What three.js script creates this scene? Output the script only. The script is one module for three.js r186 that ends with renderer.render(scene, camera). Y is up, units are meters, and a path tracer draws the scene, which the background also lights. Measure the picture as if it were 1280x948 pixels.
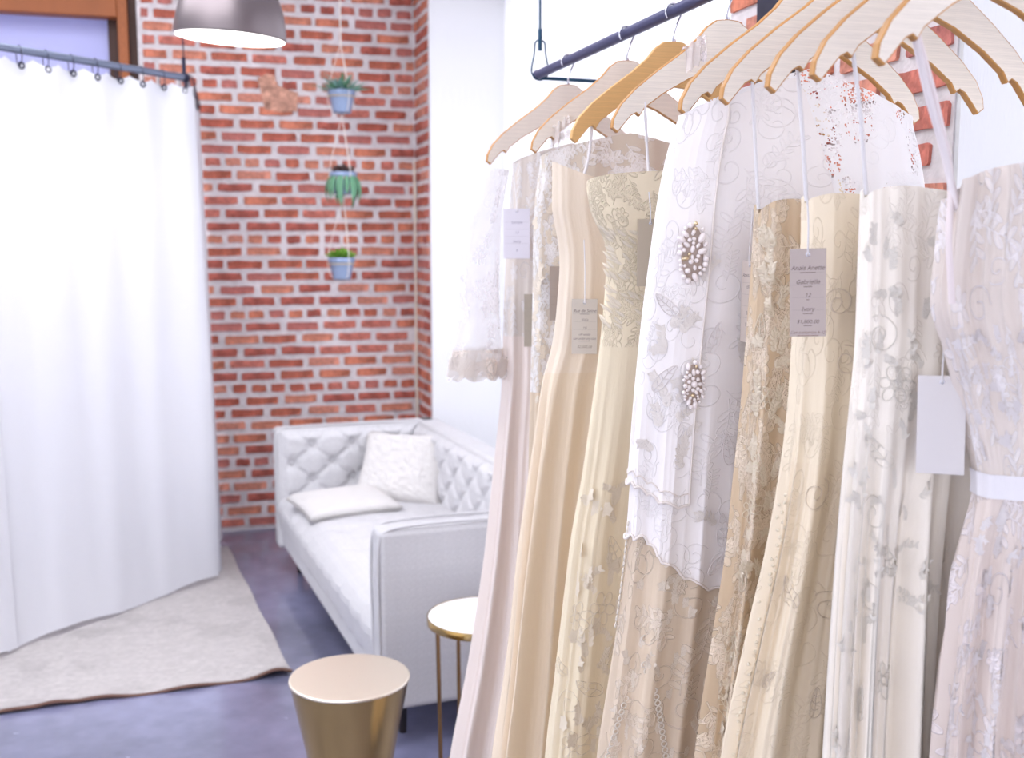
import * as THREE from 'three';
import { mergeGeometries, toCreasedNormals } from 'three/addons/utils/BufferGeometryUtils.js';
import { RoundedBoxGeometry } from 'three/addons/geometries/RoundedBoxGeometry.js';
import { RectAreaLightUniformsLib } from 'three/addons/lights/RectAreaLightUniformsLib.js';

// ------------------------------------------------------------------ camera, sky, daylight, exposure
// World: x to the right along the brick back wall, y up, z towards the shop front (the back wall stands at z = -6.28).
const scene = new THREE.Scene();
const FOCAL = 1350, EYE = new THREE.Vector3(0, 1.65, 0), YAW = 17 * Math.PI / 180, PITCH = 7.2 * Math.PI / 180;
const camera = new THREE.PerspectiveCamera(2 * Math.atan(474 / FOCAL) * 180 / Math.PI, 1280 / 948, 0.05, 60);
camera.position.copy(EYE);
camera.rotation.order = 'YXZ';
camera.rotation.set(-PITCH, -YAW, 0);
camera.focus = 1.75;
camera.userData.fStop = 4.5;
scene.add(camera); camera.updateMatrixWorld(true);
const renderer = new THREE.WebGLRenderer({ antialias: true });
renderer.toneMapping = THREE.LinearToneMapping;
renderer.toneMappingExposure = 1.2;
renderer.shadowMap.enabled = true;
scene.background = new THREE.Color().setRGB(1.9, 1.94, 2.14);          // bright overcast sky, even all round
RectAreaLightUniformsLib.init();
function addedLight(name, [x, y, z], [tx, ty, tz], w, h, power) {         // area lamp added in an opening, on top of the sky itself
  const l = new THREE.RectAreaLight(new THREE.Color().setRGB(0.95, 0.965, 1.0), power, w, h);
  l.name = name; l.position.set(x, y, z); l.lookAt(tx, ty, tz); scene.add(l); return l;
}
addedLight('added_front_light', [-1.2, 1.75, 2.93], [-1.2, 1.6, -3], 4.2, 2.2, 0.75);
addedLight('added_side_light', [-3.93, 1.8, 0.2], [0, 1.6, 0.2], 3.8, 2.2, 0.6);
addedLight('added_overhead_light', [-0.95, 3.42, -3.4], [-0.95, 0, -3.4001], 2.5, 4.0, 2.3);

// ------------------------------------------------------------------ helpers
let seed = 12345;
function rnd() { seed = (seed * 1664525 + 1013904223) >>> 0; return seed / 4294967296; }
const rr = (a, b) => a + (b - a) * rnd();
const lerp = (a, b, t) => a + (b - a) * t, clamp = (v, a, b) => Math.max(a, Math.min(b, v));
const smooth = (a, b, v) => { const t = clamp((v - a) / (b - a), 0, 1); return t * t * (3 - 2 * t); };
const V = (x, y, z) => new THREE.Vector3(x, y, z);
const AXR = V(1, 0, 0).applyQuaternion(camera.quaternion), AXU = V(0, 1, 0).applyQuaternion(camera.quaternion), AXF = V(0, 0, -1).applyQuaternion(camera.quaternion);
const ray = (px, py) => V(0, 0, 0).addScaledVector(AXR, px - 640).addScaledVector(AXU, 474 - py).addScaledVector(AXF, FOCAL);
const hit = (px, py, k, v) => { const d = ray(px, py); return d.multiplyScalar((v - EYE[k]) / d[k]).add(EYE); };
const onX = (px, py, x) => hit(px, py, 'x', x), onY = (px, py, y) => hit(px, py, 'y', y), onZ = (px, py, z) => hit(px, py, 'z', z);
function toPx(p) { const d = p.clone().sub(EYE), f = d.dot(AXF); return [640 + FOCAL * d.dot(AXR) / f, 474 - FOCAL * d.dot(AXU) / f, f]; }
const taken = {};
function numbered(n) { taken[n] = (taken[n] || 0) + 1; return taken[n] === 1 ? n : n + '_' + String(taken[n] - 1).padStart(3, '0'); }
function mesh(name, geo, mat, parent) { const m = new THREE.Mesh(geo, mat); m.name = name; m.castShadow = m.receiveShadow = true; parent.add(m); return m; }
function tag(o, label, category, group, kind) { o.userData.label = label; o.userData.category = category; if (group) o.userData.group = group; if (kind) o.userData.kind = kind; return o; }
function thing(name, label, category, pos = [0, 0, 0], turn = 0, group) {
  const g = new THREE.Group(); g.name = numbered(name); g.position.set(...pos); g.rotation.y = turn; scene.add(g);
  return tag(g, label, category, group);
}
function struct(name, geo, mat) { const m = mesh(name, geo, mat, scene); m.userData.kind = 'structure'; return m; }
function box(w, h, d, x = 0, y = 0, z = 0) { const g = new THREE.BoxGeometry(w, h, d); g.translate(x, y, z); return g; }
function span(x0, x1, y0, y1, z0, z1) { return box(x1 - x0, y1 - y0, z1 - z0, (x0 + x1) / 2, (y0 + y1) / 2, (z0 + z1) / 2); }
function rbox(w, h, d, r, x = 0, y = 0, z = 0, s = 3) { const g = new RoundedBoxGeometry(w, h, d, s, r); g.translate(x, y, z); return g; }
function tube(pts, r, seg = 40, rad = 8, closed = false) { return new THREE.TubeGeometry(new THREE.CatmullRomCurve3(pts, closed), seg, r, rad, closed); }
function rod(a, b, r, rad = 10) { const g = new THREE.CylinderGeometry(r, r, a.distanceTo(b), rad); g.applyQuaternion(new THREE.Quaternion().setFromUnitVectors(V(0, 1, 0), b.clone().sub(a).normalize())); g.translate((a.x + b.x) / 2, (a.y + b.y) / 2, (a.z + b.z) / 2); return g; }
function merge(list) { return mergeGeometries(list.map((g) => { const n = g.index ? g.toNonIndexed() : g; for (const k of Object.keys(n.attributes)) if (!['position', 'normal', 'uv'].includes(k)) n.deleteAttribute(k); return n; })); }
const sheet = (nu, nv, fn, closedU = false) => {            // grid geometry; fn(a, b) -> [Vector3, u, v]
  const pos = [], uv = [], idx = [];
  for (let j = 0; j <= nv; j++) for (let i = 0; i <= nu; i++) { const [p, a, b] = fn(i / nu, j / nv); pos.push(p.x, p.y, p.z); uv.push(a, b); }
  for (let j = 0; j < nv; j++) for (let i = 0; i < nu; i++) { const k = j * (nu + 1) + i, l = k + nu + 1; idx.push(k, k + 1, l, k + 1, l + 1, l); }
  const g = new THREE.BufferGeometry();
  g.setAttribute('position', new THREE.Float32BufferAttribute(pos, 3)); g.setAttribute('uv', new THREE.Float32BufferAttribute(uv, 2)); g.setIndex(idx); g.computeVertexNormals();
  if (closedU) { const n = g.attributes.normal; for (let j = 0; j <= nv; j++) { const a = j * (nu + 1), b = a + nu; const m = V(n.getX(a) + n.getX(b), n.getY(a) + n.getY(b), n.getZ(a) + n.getZ(b)).normalize(); n.setXYZ(a, m.x, m.y, m.z); n.setXYZ(b, m.x, m.y, m.z); } }
  return g;
};
const poly = (pts) => (v) => {                               // piecewise smooth curve through [v, value]
  if (v <= pts[0][0]) return pts[0][1]; const e = pts[pts.length - 1]; if (v >= e[0]) return e[1];
  let i = 1; while (pts[i][0] < v) i++;
  const [v1, a1] = pts[i - 1], [v2, a2] = pts[i], [v0, a0] = pts[i - 2] || pts[i - 1], [v3, a3] = pts[i + 1] || pts[i], t = (v - v1) / (v2 - v1), h = v2 - v1;
  const m1 = v2 === v0 ? 0 : (a2 - a0) / (v2 - v0) * h, m2 = v3 === v1 ? 0 : (a3 - a1) / (v3 - v1) * h;
  return (2 * t ** 3 - 3 * t * t + 1) * a1 + (t ** 3 - 2 * t * t + t) * m1 + (-2 * t ** 3 + 3 * t * t) * a2 + (t ** 3 - t * t) * m2;
};

// ------------------------------------------------------------------ textures
function hash(x, y, s) { let h = (x * 374761393 + y * 668265263 + s * 974711) | 0; h = Math.imul(h ^ (h >>> 13), 1274126177); return ((h ^ (h >>> 16)) >>> 0) / 4294967296; }
function vnoise(x, y, per, s) { const xi = Math.floor(x), yi = Math.floor(y), fx = x - xi, fy = y - yi, w = (t) => t * t * (3 - 2 * t), m = (a) => ((a % per) + per) % per; return lerp(lerp(hash(m(xi), m(yi), s), hash(m(xi + 1), m(yi), s), w(fx)), lerp(hash(m(xi), m(yi + 1), s), hash(m(xi + 1), m(yi + 1), s), w(fx)), w(fy)); }
function fbm(u, v, per, oct, s) { let a = 0, k = 0.5, t = 0; for (let o = 0; o < oct; o++) { a += k * vnoise(u * per, v * per, per, s + o); t += k; k *= 0.5; per *= 2; } return a / t; }
function dataTex(n, fn, srgb = true, rep = 1) {
  const d = new Uint8Array(n * n * 4);
  for (let j = 0; j < n; j++) for (let i = 0; i < n; i++) { const c = fn(i / n, j / n, i, j), k = (j * n + i) * 4, a = Array.isArray(c) ? c : [c, c, c]; d[k] = clamp(a[0], 0, 1) * 255; d[k + 1] = clamp(a[1], 0, 1) * 255; d[k + 2] = clamp(a[2], 0, 1) * 255; d[k + 3] = 255; }
  const t = new THREE.DataTexture(d, n, n); t.wrapS = t.wrapT = THREE.RepeatWrapping; t.magFilter = t.minFilter = THREE.LinearFilter; if (srgb) t.colorSpace = THREE.SRGBColorSpace; t.repeat.set(rep, rep); t.needsUpdate = true; return t;
}
function canvasTex(w, h, draw, srgb = true, rep = null) {
  const c = document.createElement('canvas'); c.width = w; c.height = h; draw(c.getContext('2d'), w, h);
  const t = new THREE.CanvasTexture(c); t.wrapS = t.wrapT = THREE.RepeatWrapping; if (srgb) t.colorSpace = THREE.SRGBColorSpace; if (rep) t.repeat.set(rep[0], rep[1]); return t;
}
const std = (o) => new THREE.MeshStandardMaterial({ side: THREE.DoubleSide, ...o });
const phy = (o) => new THREE.MeshPhysicalMaterial({ side: THREE.DoubleSide, ...o });
const rgb = (r, g, b) => new THREE.Color(`rgb(${r},${g},${b})`);

const brickTex = dataTex(256, (u, v) => { const a = fbm(u, v, 8, 4, 3), b = fbm(u, v, 32, 2, 9), k = 0.72 + 0.5 * (a - 0.5) + 0.22 * (b - 0.5), lime = smooth(0.62, 0.74, fbm(u, v, 12, 3, 17)) * 0.4; return [lerp(k + 0.14, 0.95, lime), lerp(k + 0.12, 0.93, lime), lerp(k + 0.12, 0.92, lime)]; }, true, 3);
const brickBump = dataTex(256, (u, v) => 0.6 * fbm(u, v, 16, 4, 5) + 0.4 * fbm(u, v, 64, 2, 6), false, 3);
const mortarTex = dataTex(512, (u, v) => { const a = fbm(u, v, 6, 4, 21), b = fbm(u, v, 64, 2, 22); const k = 0.86 + 0.16 * (a - 0.5) + 0.1 * (b - 0.5); return [k, k * 0.985, k * 0.985]; }, true, 0.8);
const concreteTex = dataTex(1024, (u, v) => { const a = fbm(u, v, 5, 5, 31), b = fbm(u, v, 40, 3, 32); let k = 0.8 + 0.4 * (a - 0.5) + 0.16 * (b - 0.5); const ch = vnoise(u * 34, v * 34, 34, 33); if (ch > 0.965 && vnoise(u * 120, v * 120, 120, 35) > 0.55) k = 1.2; return [k * 1.0, k * 0.965, k * 1.0]; }, true, 0.4);
const concreteRough = dataTex(512, (u, v) => 0.22 + 0.22 * fbm(u, v, 8, 4, 36), false, 0.4);
const rugTex = dataTex(1024, (u, v, i, j) => { const thread = 0.5 + 0.5 * Math.sin(j * 1.9 + 2 * vnoise(u * 60, v * 60, 60, 41)); const wear = smooth(0.5, 0.72, fbm(u, v, 5, 5, 42)); const str = fbm(u * 1, v * 6, 24, 3, 43); const k = 0.88 + 0.1 * (thread - 0.5) + 0.08 * (str - 0.5) + 0.1 * (fbm(u, v, 64, 3, 44) - 0.5) - 0.05 * wear; return [k * 1.0, k * 0.975, k * 0.955]; }, true, 1.1);
const rugBump = dataTex(512, (u, v, i, j) => 0.5 + 0.25 * Math.sin(j * 1.9) * Math.sin(i * 0.9) + 0.3 * (fbm(u, v, 64, 2, 45) - 0.5), false, 2.4);
const linenBump = dataTex(512, (u, v, i, j) => 0.5 + 0.22 * Math.sin(i * Math.PI / 2) + 0.22 * Math.sin(j * Math.PI / 2) + 0.4 * (fbm(u, v, 64, 3, 51) - 0.5), false, 6);
const linenTex = dataTex(512, (u, v) => { const k = 0.93 + 0.1 * (fbm(u * 1, v * 8, 32, 3, 52) - 0.5) + 0.1 * (fbm(u * 8, v * 1, 32, 3, 53) - 0.5); return [k, k, k]; }, true, 4);
const woodTex = dataTex(512, (u, v) => { const g = fbm(u * 1.0, v * 14, 8, 5, 61), h = fbm(u * 2, v * 60, 16, 2, 62); const k = 0.9 + 0.22 * (g - 0.5) + 0.1 * (h - 0.5); return [k, k * 0.96, k * 0.9]; }, true, 1.5);
// ------------------------------------------------------------------ the setting
const BACK = -6.28, SIDE = 1.335, CEIL = 3.45;
const mortarMat = std({ color: rgb(252, 248, 250), map: mortarTex, bumpMap: brickBump, bumpScale: 0.003, roughness: 0.95 });
const plasterMat = std({ color: rgb(240, 240, 242), roughness: 0.9, bumpMap: brickBump, bumpScale: 0.001 });
const floorMat = phy({ color: rgb(152, 159, 188), map: concreteTex, roughnessMap: concreteRough, roughness: 1, clearcoat: 1.0, clearcoatRoughness: 0.12 });
const floorGeo = (() => { const g = span(-4.2, 2.1, -0.15, 0, -6.6, 3.2); const p = g.attributes.position, n = g.attributes.normal, u = g.attributes.uv; for (let i = 0; i < p.count; i++) if (n.getY(i) > 0.5) u.setXY(i, p.getX(i), p.getZ(i)); return g; })();
struct('floor', floorGeo, floorMat);
// ceiling with an added skylight well, unseen, opened to brighten the room
struct('ceiling', merge([span(-4.2, -2.2, CEIL, CEIL + 0.2, -6.6, 3.2), span(0.3, 2.1, CEIL, CEIL + 0.2, -6.6, 3.2), span(-2.2, 0.3, CEIL, CEIL + 0.2, -6.6, -5.4), span(-2.2, 0.3, CEIL, CEIL + 0.2, -1.4, 3.2)]), plasterMat);
function uvWall(g, k) { const p = g.attributes.position, u = g.attributes.uv; for (let i = 0; i < p.count; i++) u.setXY(i, k === 'x' ? p.getX(i) : p.getZ(i), p.getY(i)); return g; }
// back wall: brick from x = -0.173 to the corner, a tall wood-framed window to the left of it
const WINR = -0.173, WINL = -1.75, WINT = 3.05, WINB = 0.9;
const wallBack = struct('wall_back', uvWall(merge([span(WINR, SIDE + 0.56, 0, CEIL, BACK - 0.25, BACK), span(WINL, WINR, WINT, CEIL, BACK - 0.25, BACK), span(WINL, WINR, 0, WINB, BACK - 0.25, BACK), span(-4.2, WINL, 0, CEIL, BACK - 0.25, BACK)]), 'x'), mortarMat);
struct('wall_left', merge([span(-4.2, -3.95, 0, CEIL, -6.5, -1.7), span(-4.2, -3.95, 0, CEIL, 2.1, 3.2), span(-4.2, -3.95, 0, 0.7, -1.7, 2.1), span(-4.2, -3.95, 2.9, CEIL, -1.7, 2.1)]), plasterMat);
struct('wall_front', merge([span(-4.2, -3.3, 0, CEIL, 2.95, 3.2), span(0.9, 1.9, 0, CEIL, 2.95, 3.2), span(-3.3, 0.9, 0, 0.65, 2.95, 3.2), span(-3.3, 0.9, 2.85, CEIL, 2.95, 3.2)]), plasterMat);
// right wall: brick piers and two tall openings that reach the floor
const PIERS = [[-6.28, -5.92], [-2.5, -1.66], [0.65, 2.95]];
const wallRight = struct('wall_right', uvWall(merge([...PIERS.map(([a, b]) => span(SIDE, SIDE + 0.56, 0, CEIL, a, b)), span(SIDE, SIDE + 0.56, 3.05, CEIL, -5.92, -2.5), span(SIDE, SIDE + 0.56, 3.05, CEIL, -1.66, 0.65)]), 'z'), mortarMat);

// bricks: each a mesh of its own where the photograph shows it, the hidden ones joined
const COURSE = 0.0706, STRETCH = 0.2155, HEADER = 0.1078;
function brickShape(w, h) {
  const s = new THREE.Shape(), j = (k) => rr(-k, k), pts = [], c = 0.005;
  for (const [x, y] of [[-w / 2 + c, -h / 2], [-w / 6, -h / 2], [w / 5, -h / 2], [w / 2 - c, -h / 2], [w / 2, -h / 2 + c], [w / 2, h / 2 - c], [w / 2 - c, h / 2], [w / 6, h / 2], [-w / 5, h / 2], [-w / 2 + c, h / 2], [-w / 2, h / 2 - c], [-w / 2, -h / 2 + c]]) pts.push(new THREE.Vector2(x + j(0.003), y + j(0.0028)));
  s.setFromPoints(pts);
  const g = new THREE.ExtrudeGeometry(s, { depth: 0.012, bevelEnabled: false, steps: 1 }); g.translate(0, 0, -0.004); return g;
}
const stretchers = Array.from({ length: 12 }, () => brickShape(0.184 + rr(-0.01, 0.008), 0.043 + rr(-0.003, 0.004)));
const headers = Array.from({ length: 8 }, () => brickShape(0.077 + rr(-0.006, 0.006), 0.043 + rr(-0.003, 0.003)));
const brickMats = [[218, 136, 108], [210, 122, 98], [226, 150, 124], [202, 112, 92], [216, 132, 116], [194, 108, 94], [230, 158, 136], [208, 130, 120]].map((c) => { const m = std({ color: rgb(...c), map: brickTex.clone(), bumpMap: brickBump, bumpScale: 0.003, roughness: 0.92 }); m.map.offset.set(rnd(), rnd()); return m; });
function layBricks(wall, place, u0, u1, shown, phase) {
  const rest = [];
  const row0 = Math.round((1.67 - 0.03) / COURSE);              // a header course runs at eye height, and every sixth one
  for (let r = 0; r * COURSE + 0.035 < CEIL; r++) {
    const y = 1.67 + (r - row0) * COURSE; if (y < 0.02) continue;
    const head = ((r - row0) % 6 + 6) % 6 === 0, pitch = head ? HEADER : STRETCH, off = (head ? 0.03 : (r % 2 ? 0 : 0.5) * STRETCH + rr(-0.03, 0.03)) + phase;
    for (let k = Math.floor((u0 - off) / pitch) - 1; ; k++) {
      let a = off + k * pitch, b = a + pitch; if (a > u1) break; if (b < u0) continue;
      let geo = (head ? headers : stretchers)[Math.floor(rnd() * (head ? 8 : 12))], c = (a + b) / 2, sx = 1;
      if (a < u0 || b > u1) { const aa = Math.max(a, u0), bb = Math.min(b, u1); if (bb - aa < 0.05) continue; sx = (bb - aa - 0.02) / (pitch - 0.026); c = (aa + bb) / 2; }
      const m = new THREE.Matrix4().multiplyMatrices(place(c + rr(-0.004, 0.004), y + rr(-0.003, 0.003)), new THREE.Matrix4().makeRotationZ(rr(-0.012, 0.012)).scale(V(sx, 1, rr(0.8, 1.3))));
      const p = V(0, 0, 0).applyMatrix4(m), mat = brickMats[Math.floor(rnd() * 8)];
      if (shown(toPx(p), p)) { const o = mesh('brick', geo, mat, wall); o.applyMatrix4(m); } else rest.push(geo.clone().applyMatrix4(m));
    }
  }
  if (rest.length) { const s = mesh('brick_infill', merge(rest), brickMats[0], wall); s.userData.kind = 'stuff'; }
}
layBricks(wallBack, (u, y) => new THREE.Matrix4().makeTranslation(u, y, BACK), WINR + 0.012, SIDE, ([x, y]) => y > -15 && y < 670 && x > (y < 110 ? 165 : y < 500 ? 232 : 255) && !(y > 545 && x > 340), 0);
const faceLeft = (u, y) => new THREE.Matrix4().makeRotationY(-Math.PI / 2).setPosition(SIDE, y, u);
layBricks(wallRight, faceLeft, -6.28, -5.92, ([x, y]) => y > -10 && y < 535, 0.02);
layBricks(wallRight, faceLeft, -2.5, -1.66, ([x, y]) => y > -40 && y < 260 && x > 880 && x < 1200, 0.05);
// the smear of old render over the bricks under the pendant
{ const s = new THREE.Shape(), a = (px, py) => { const p = onZ(px, py, BACK); return new THREE.Vector2(p.x, p.y); };
  s.setFromPoints([[322, 98], [333, 92], [344, 95], [345, 106], [358, 112], [372, 116], [371, 139], [350, 140], [331, 137], [327, 120]].map((q) => a(...q)));
  const g = new THREE.ExtrudeGeometry(s, { depth: 0.011, bevelEnabled: false }); g.translate(0, 0, BACK);
  mesh('render_patch', g, std({ color: rgb(228, 176, 152), map: brickTex, roughness: 0.95 }), wallBack); }
// pale conduit in the corner and the dark steel strip on the pier
tag(mesh(numbered('conduit'), rod(V(SIDE - 0.012, 0.02, BACK + 0.02), V(SIDE - 0.012, 2.12, BACK + 0.02), 0.009), std({ color: rgb(226, 214, 200), roughness: 0.6 }), scene), 'thin pale conduit running up the inside corner of the brick walls', 'conduit');
tag(mesh(numbered('steel_strip'), span(SIDE - 0.03, SIDE + 0.0, 0, CEIL, -2.32, -2.18), std({ color: rgb(38, 38, 58), roughness: 0.5, metalness: 0.4 }), scene), 'dark navy steel strip standing upright against the brick pier', 'steel strip');

// the white plastered reveals of the two openings
for (const [z0, z1] of [[-5.92, -5.908], [-2.512, -2.5], [-1.66, -1.648], [0.638, 0.65]]) mesh('reveal', span(SIDE + 0.004, SIDE + 0.5, 0, 3.05, z0, z1), plasterMat, wallRight);
// windows: the openings on the right with glass outside and sheer curtains inside
const glassMat = phy({ color: 0xffffff, transmission: 1, thickness: 0, roughness: 0.02, ior: 1.45 });
const whiteFrame = std({ color: rgb(245, 245, 247), roughness: 0.6 });
function sideWindow(n, z0, z1) {
  const w = new THREE.Group(); w.name = 'window_' + n; w.userData.kind = 'structure'; scene.add(w);
  const x = SIDE + 0.52, f = 0.05;
  mesh('window_frame', merge([span(x - 0.03, x + 0.03, 0, f, z0, z1), span(x - 0.03, x + 0.03, 3.05 - f, 3.05, z0, z1), span(x - 0.03, x + 0.03, f, 3.05 - f, z0, z0 + f), span(x - 0.03, x + 0.03, f, 3.05 - f, z1 - f, z1)]), whiteFrame, w);
  mesh('pane', span(x - 0.003, x + 0.003, f, 3.05 - f, z0 + f, z1 - f), glassMat, w);
}
sideWindow(1, -5.92, -2.5); sideWindow(2, -1.66, 0.65);
const sheerMat = phy({ color: rgb(250, 250, 252), transmission: 0.42, thickness: 0, roughness: 1, specularIntensity: 0 });
function sheer(z0, z1, label, amp) {
  const L = z1 - z0, n = Math.round(L * 90);
  const g = sheet(n, 24, (a, b) => { const z = lerp(z0, z1, a), y = lerp(0.02, 2.98, b), f = 1 - 0.35 * b; return [V(SIDE + 0.43 + amp * f * (Math.sin(z * 41 + 0.8 * Math.sin(z * 7)) + 0.5 * Math.sin(z * 77 + 2)), y, z + 0.012 * Math.sin(z * 60)), z, y]; });
  const t = thing('sheer_curtain', label, 'curtain');
  mesh('cloth', g, sheerMat, t);
  mesh('curtain_rod', rod(V(SIDE + 0.43, 3.0, z0 - 0.005), V(SIDE + 0.43, 3.0, z1 + 0.005), 0.012), whiteFrame, t);
}
sheer(-5.9, -2.52, 'white sheer curtain over the tall window behind the sofa', 0.012);
sheer(-1.64, 0.63, 'white sheer curtain in soft folds over the window beside the gowns', 0.022);
function farWindow(n, parts, pane) { const w = new THREE.Group(); w.name = 'window_' + n; w.userData.kind = 'structure'; scene.add(w); mesh('window_frame', merge(parts), whiteFrame, w); mesh('pane', pane, glassMat, w); }
farWindow(3, [span(-4.1, -4.04, 0.7, 0.76, -1.7, 2.1), span(-4.1, -4.04, 2.84, 2.9, -1.7, 2.1), span(-4.1, -4.04, 0.7, 2.9, -1.7, -1.64), span(-4.1, -4.04, 0.7, 2.9, 2.04, 2.1), span(-4.1, -4.04, 0.7, 2.9, 0.17, 0.23)], span(-4.075, -4.065, 0.7, 2.9, -1.7, 2.1));
farWindow(4, [span(-3.3, 0.9, 0.65, 0.71, 3.06, 3.12), span(-3.3, 0.9, 2.79, 2.85, 3.06, 3.12), span(-3.3, -3.24, 0.65, 2.85, 3.06, 3.12), span(0.84, 0.9, 0.65, 2.85, 3.06, 3.12), span(-1.23, -1.17, 0.65, 2.85, 3.06, 3.12)], span(-3.3, 0.9, 0.65, 2.85, 3.085, 3.095));
farWindow(5, [span(-2.2, 0.3, CEIL + 0.12, CEIL + 0.2, -3.43, -3.37)], span(-2.2, 0.3, CEIL + 0.15, CEIL + 0.16, -5.4, -1.4));  // added skylight glazing, out of view, for light from above
// the wood-framed window in the back wall
{ const w = new THREE.Group(); w.name = 'window_6'; w.userData.kind = 'structure'; scene.add(w);
  const wood = std({ color: rgb(176, 102, 52), map: woodTex, roughness: 0.55 }), dark = std({ color: rgb(74, 44, 34), map: woodTex, roughness: 0.6 });
  const j0 = onZ(147, 40, BACK + 0.02).x, j1 = onZ(160, 40, BACK + 0.02).x, j2 = onZ(135, 40, BACK - 0.05).x, top = onZ(60, 18, BACK).y;
  mesh('jamb', rbox(j1 - j0, WINT - WINB, 0.09, 0.006, (j0 + j1) / 2, (WINT + WINB) / 2, BACK - 0.02), wood, w);
  mesh('outer_jamb', span(j1, WINR, WINB, WINT, BACK - 0.2, BACK - 0.03), dark, w);
  mesh('stop_bead', span(j2, j0, WINB, top, BACK - 0.13, BACK - 0.055), dark, w);
  mesh('head_rail', rbox(j0 - WINL, WINT - top, 0.1, 0.006, (WINL + j0) / 2, (WINT + top) / 2, BACK - 0.02), wood, w);
  mesh('sill', rbox(WINR - WINL, 0.06, 0.16, 0.006, (WINL + WINR) / 2, WINB + 0.03, BACK), wood, w);
  mesh('pane', span(WINL, j1, WINB, WINT, BACK - 0.12, BACK - 0.112), phy({ color: rgb(205, 206, 240), transmission: 0.32, thickness: 0, roughness: 0.9 }), w);
}
// rug
{ const n = onY(365, 841, 0.012), f = onY(286.6, 687, 0.012), l = onY(0, 889, 0.012);
  const near = l.clone().sub(n).normalize(), far = f.clone().sub(n).normalize();
  const W = 2.9, D = n.distanceTo(f) + 0.06;
  const g = sheet(160, 90, (a, b) => { const p = n.clone().addScaledVector(near, a * W).addScaledVector(far, b * D); const e = Math.exp(-b * 40) * (0.006 * Math.sin(a * 60) + 0.018 * Math.max(0, Math.sin(a * 23 + 1.2)) ** 8); p.addScaledVector(far, 0.004 * Math.sin(a * 31) * Math.exp(-b * 8) + 0.002 * Math.sin(a * 83) * Math.exp(-b * 20)); p.addScaledVector(near, 0.003 * Math.sin(b * 19) * Math.exp(-a * 10)); p.y = 0.012 + e; return [p, a * W, b * D]; });
  const t = thing('area_rug', 'faded pale grey woven rug under the white fitting room curtain', 'rug');
  mesh('pile', g, std({ color: rgb(220, 219, 222), map: rugTex, bumpMap: rugBump, bumpScale: 0.003, roughness: 1 }), t);
  const p = g.attributes.position, edge = []; for (let i = 0; i <= 160; i++) edge.push(V(p.getX(i), p.getY(i) - 0.005, p.getZ(i)));
  mesh('binding', tube(edge, 0.007, 320, 6), std({ color: rgb(112, 84, 74), roughness: 1 }), t);
}
// ------------------------------------------------------------------ fitting room curtains on their rail
const railMat = std({ color: rgb(120, 128, 148), metalness: 0.7, roughness: 0.35 });
const darkMetal = std({ color: rgb(52, 52, 70), metalness: 0.7, roughness: 0.4 });
const RAILY = 2.4, railCorner = V(0.055, RAILY, -5.3), railLeft = V(-0.635, RAILY, -4.68);
const railDir = railLeft.clone().sub(railCorner).normalize(), railEnd = railCorner.clone().addScaledVector(railDir, 2.6);
{ const t = thing('curtain_rail', 'grey steel pipe rail carrying the white fitting room curtains', 'curtain rail');
  mesh('pipe', rod(railCorner, railEnd, 0.016, 16), railMat, t);
  mesh('return_pipe', rod(railCorner, V(0.1, RAILY, BACK), 0.016, 16), railMat, t);
  mesh('elbow', new THREE.SphereGeometry(0.022, 16, 12).translate(railCorner.x, railCorner.y, railCorner.z), darkMetal, t);
  mesh('hanger_wire', rod(railCorner.clone().add(V(-0.005, 0, 0)), V(railCorner.x - 0.005, CEIL, railCorner.z), 0.0035, 6), darkMetal, t);
  mesh('turnbuckle', rod(railCorner.clone().add(V(-0.005, 0.02, 0)), railCorner.clone().add(V(-0.005, 0.09, 0)), 0.009, 8), darkMetal, t);
}
const curtainMat = phy({ color: rgb(230, 230, 236), roughness: 0.95, bumpMap: linenBump, bumpScale: 0.0006, sheen: 0.2 });
const RINGGAP = 0.118;
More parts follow.
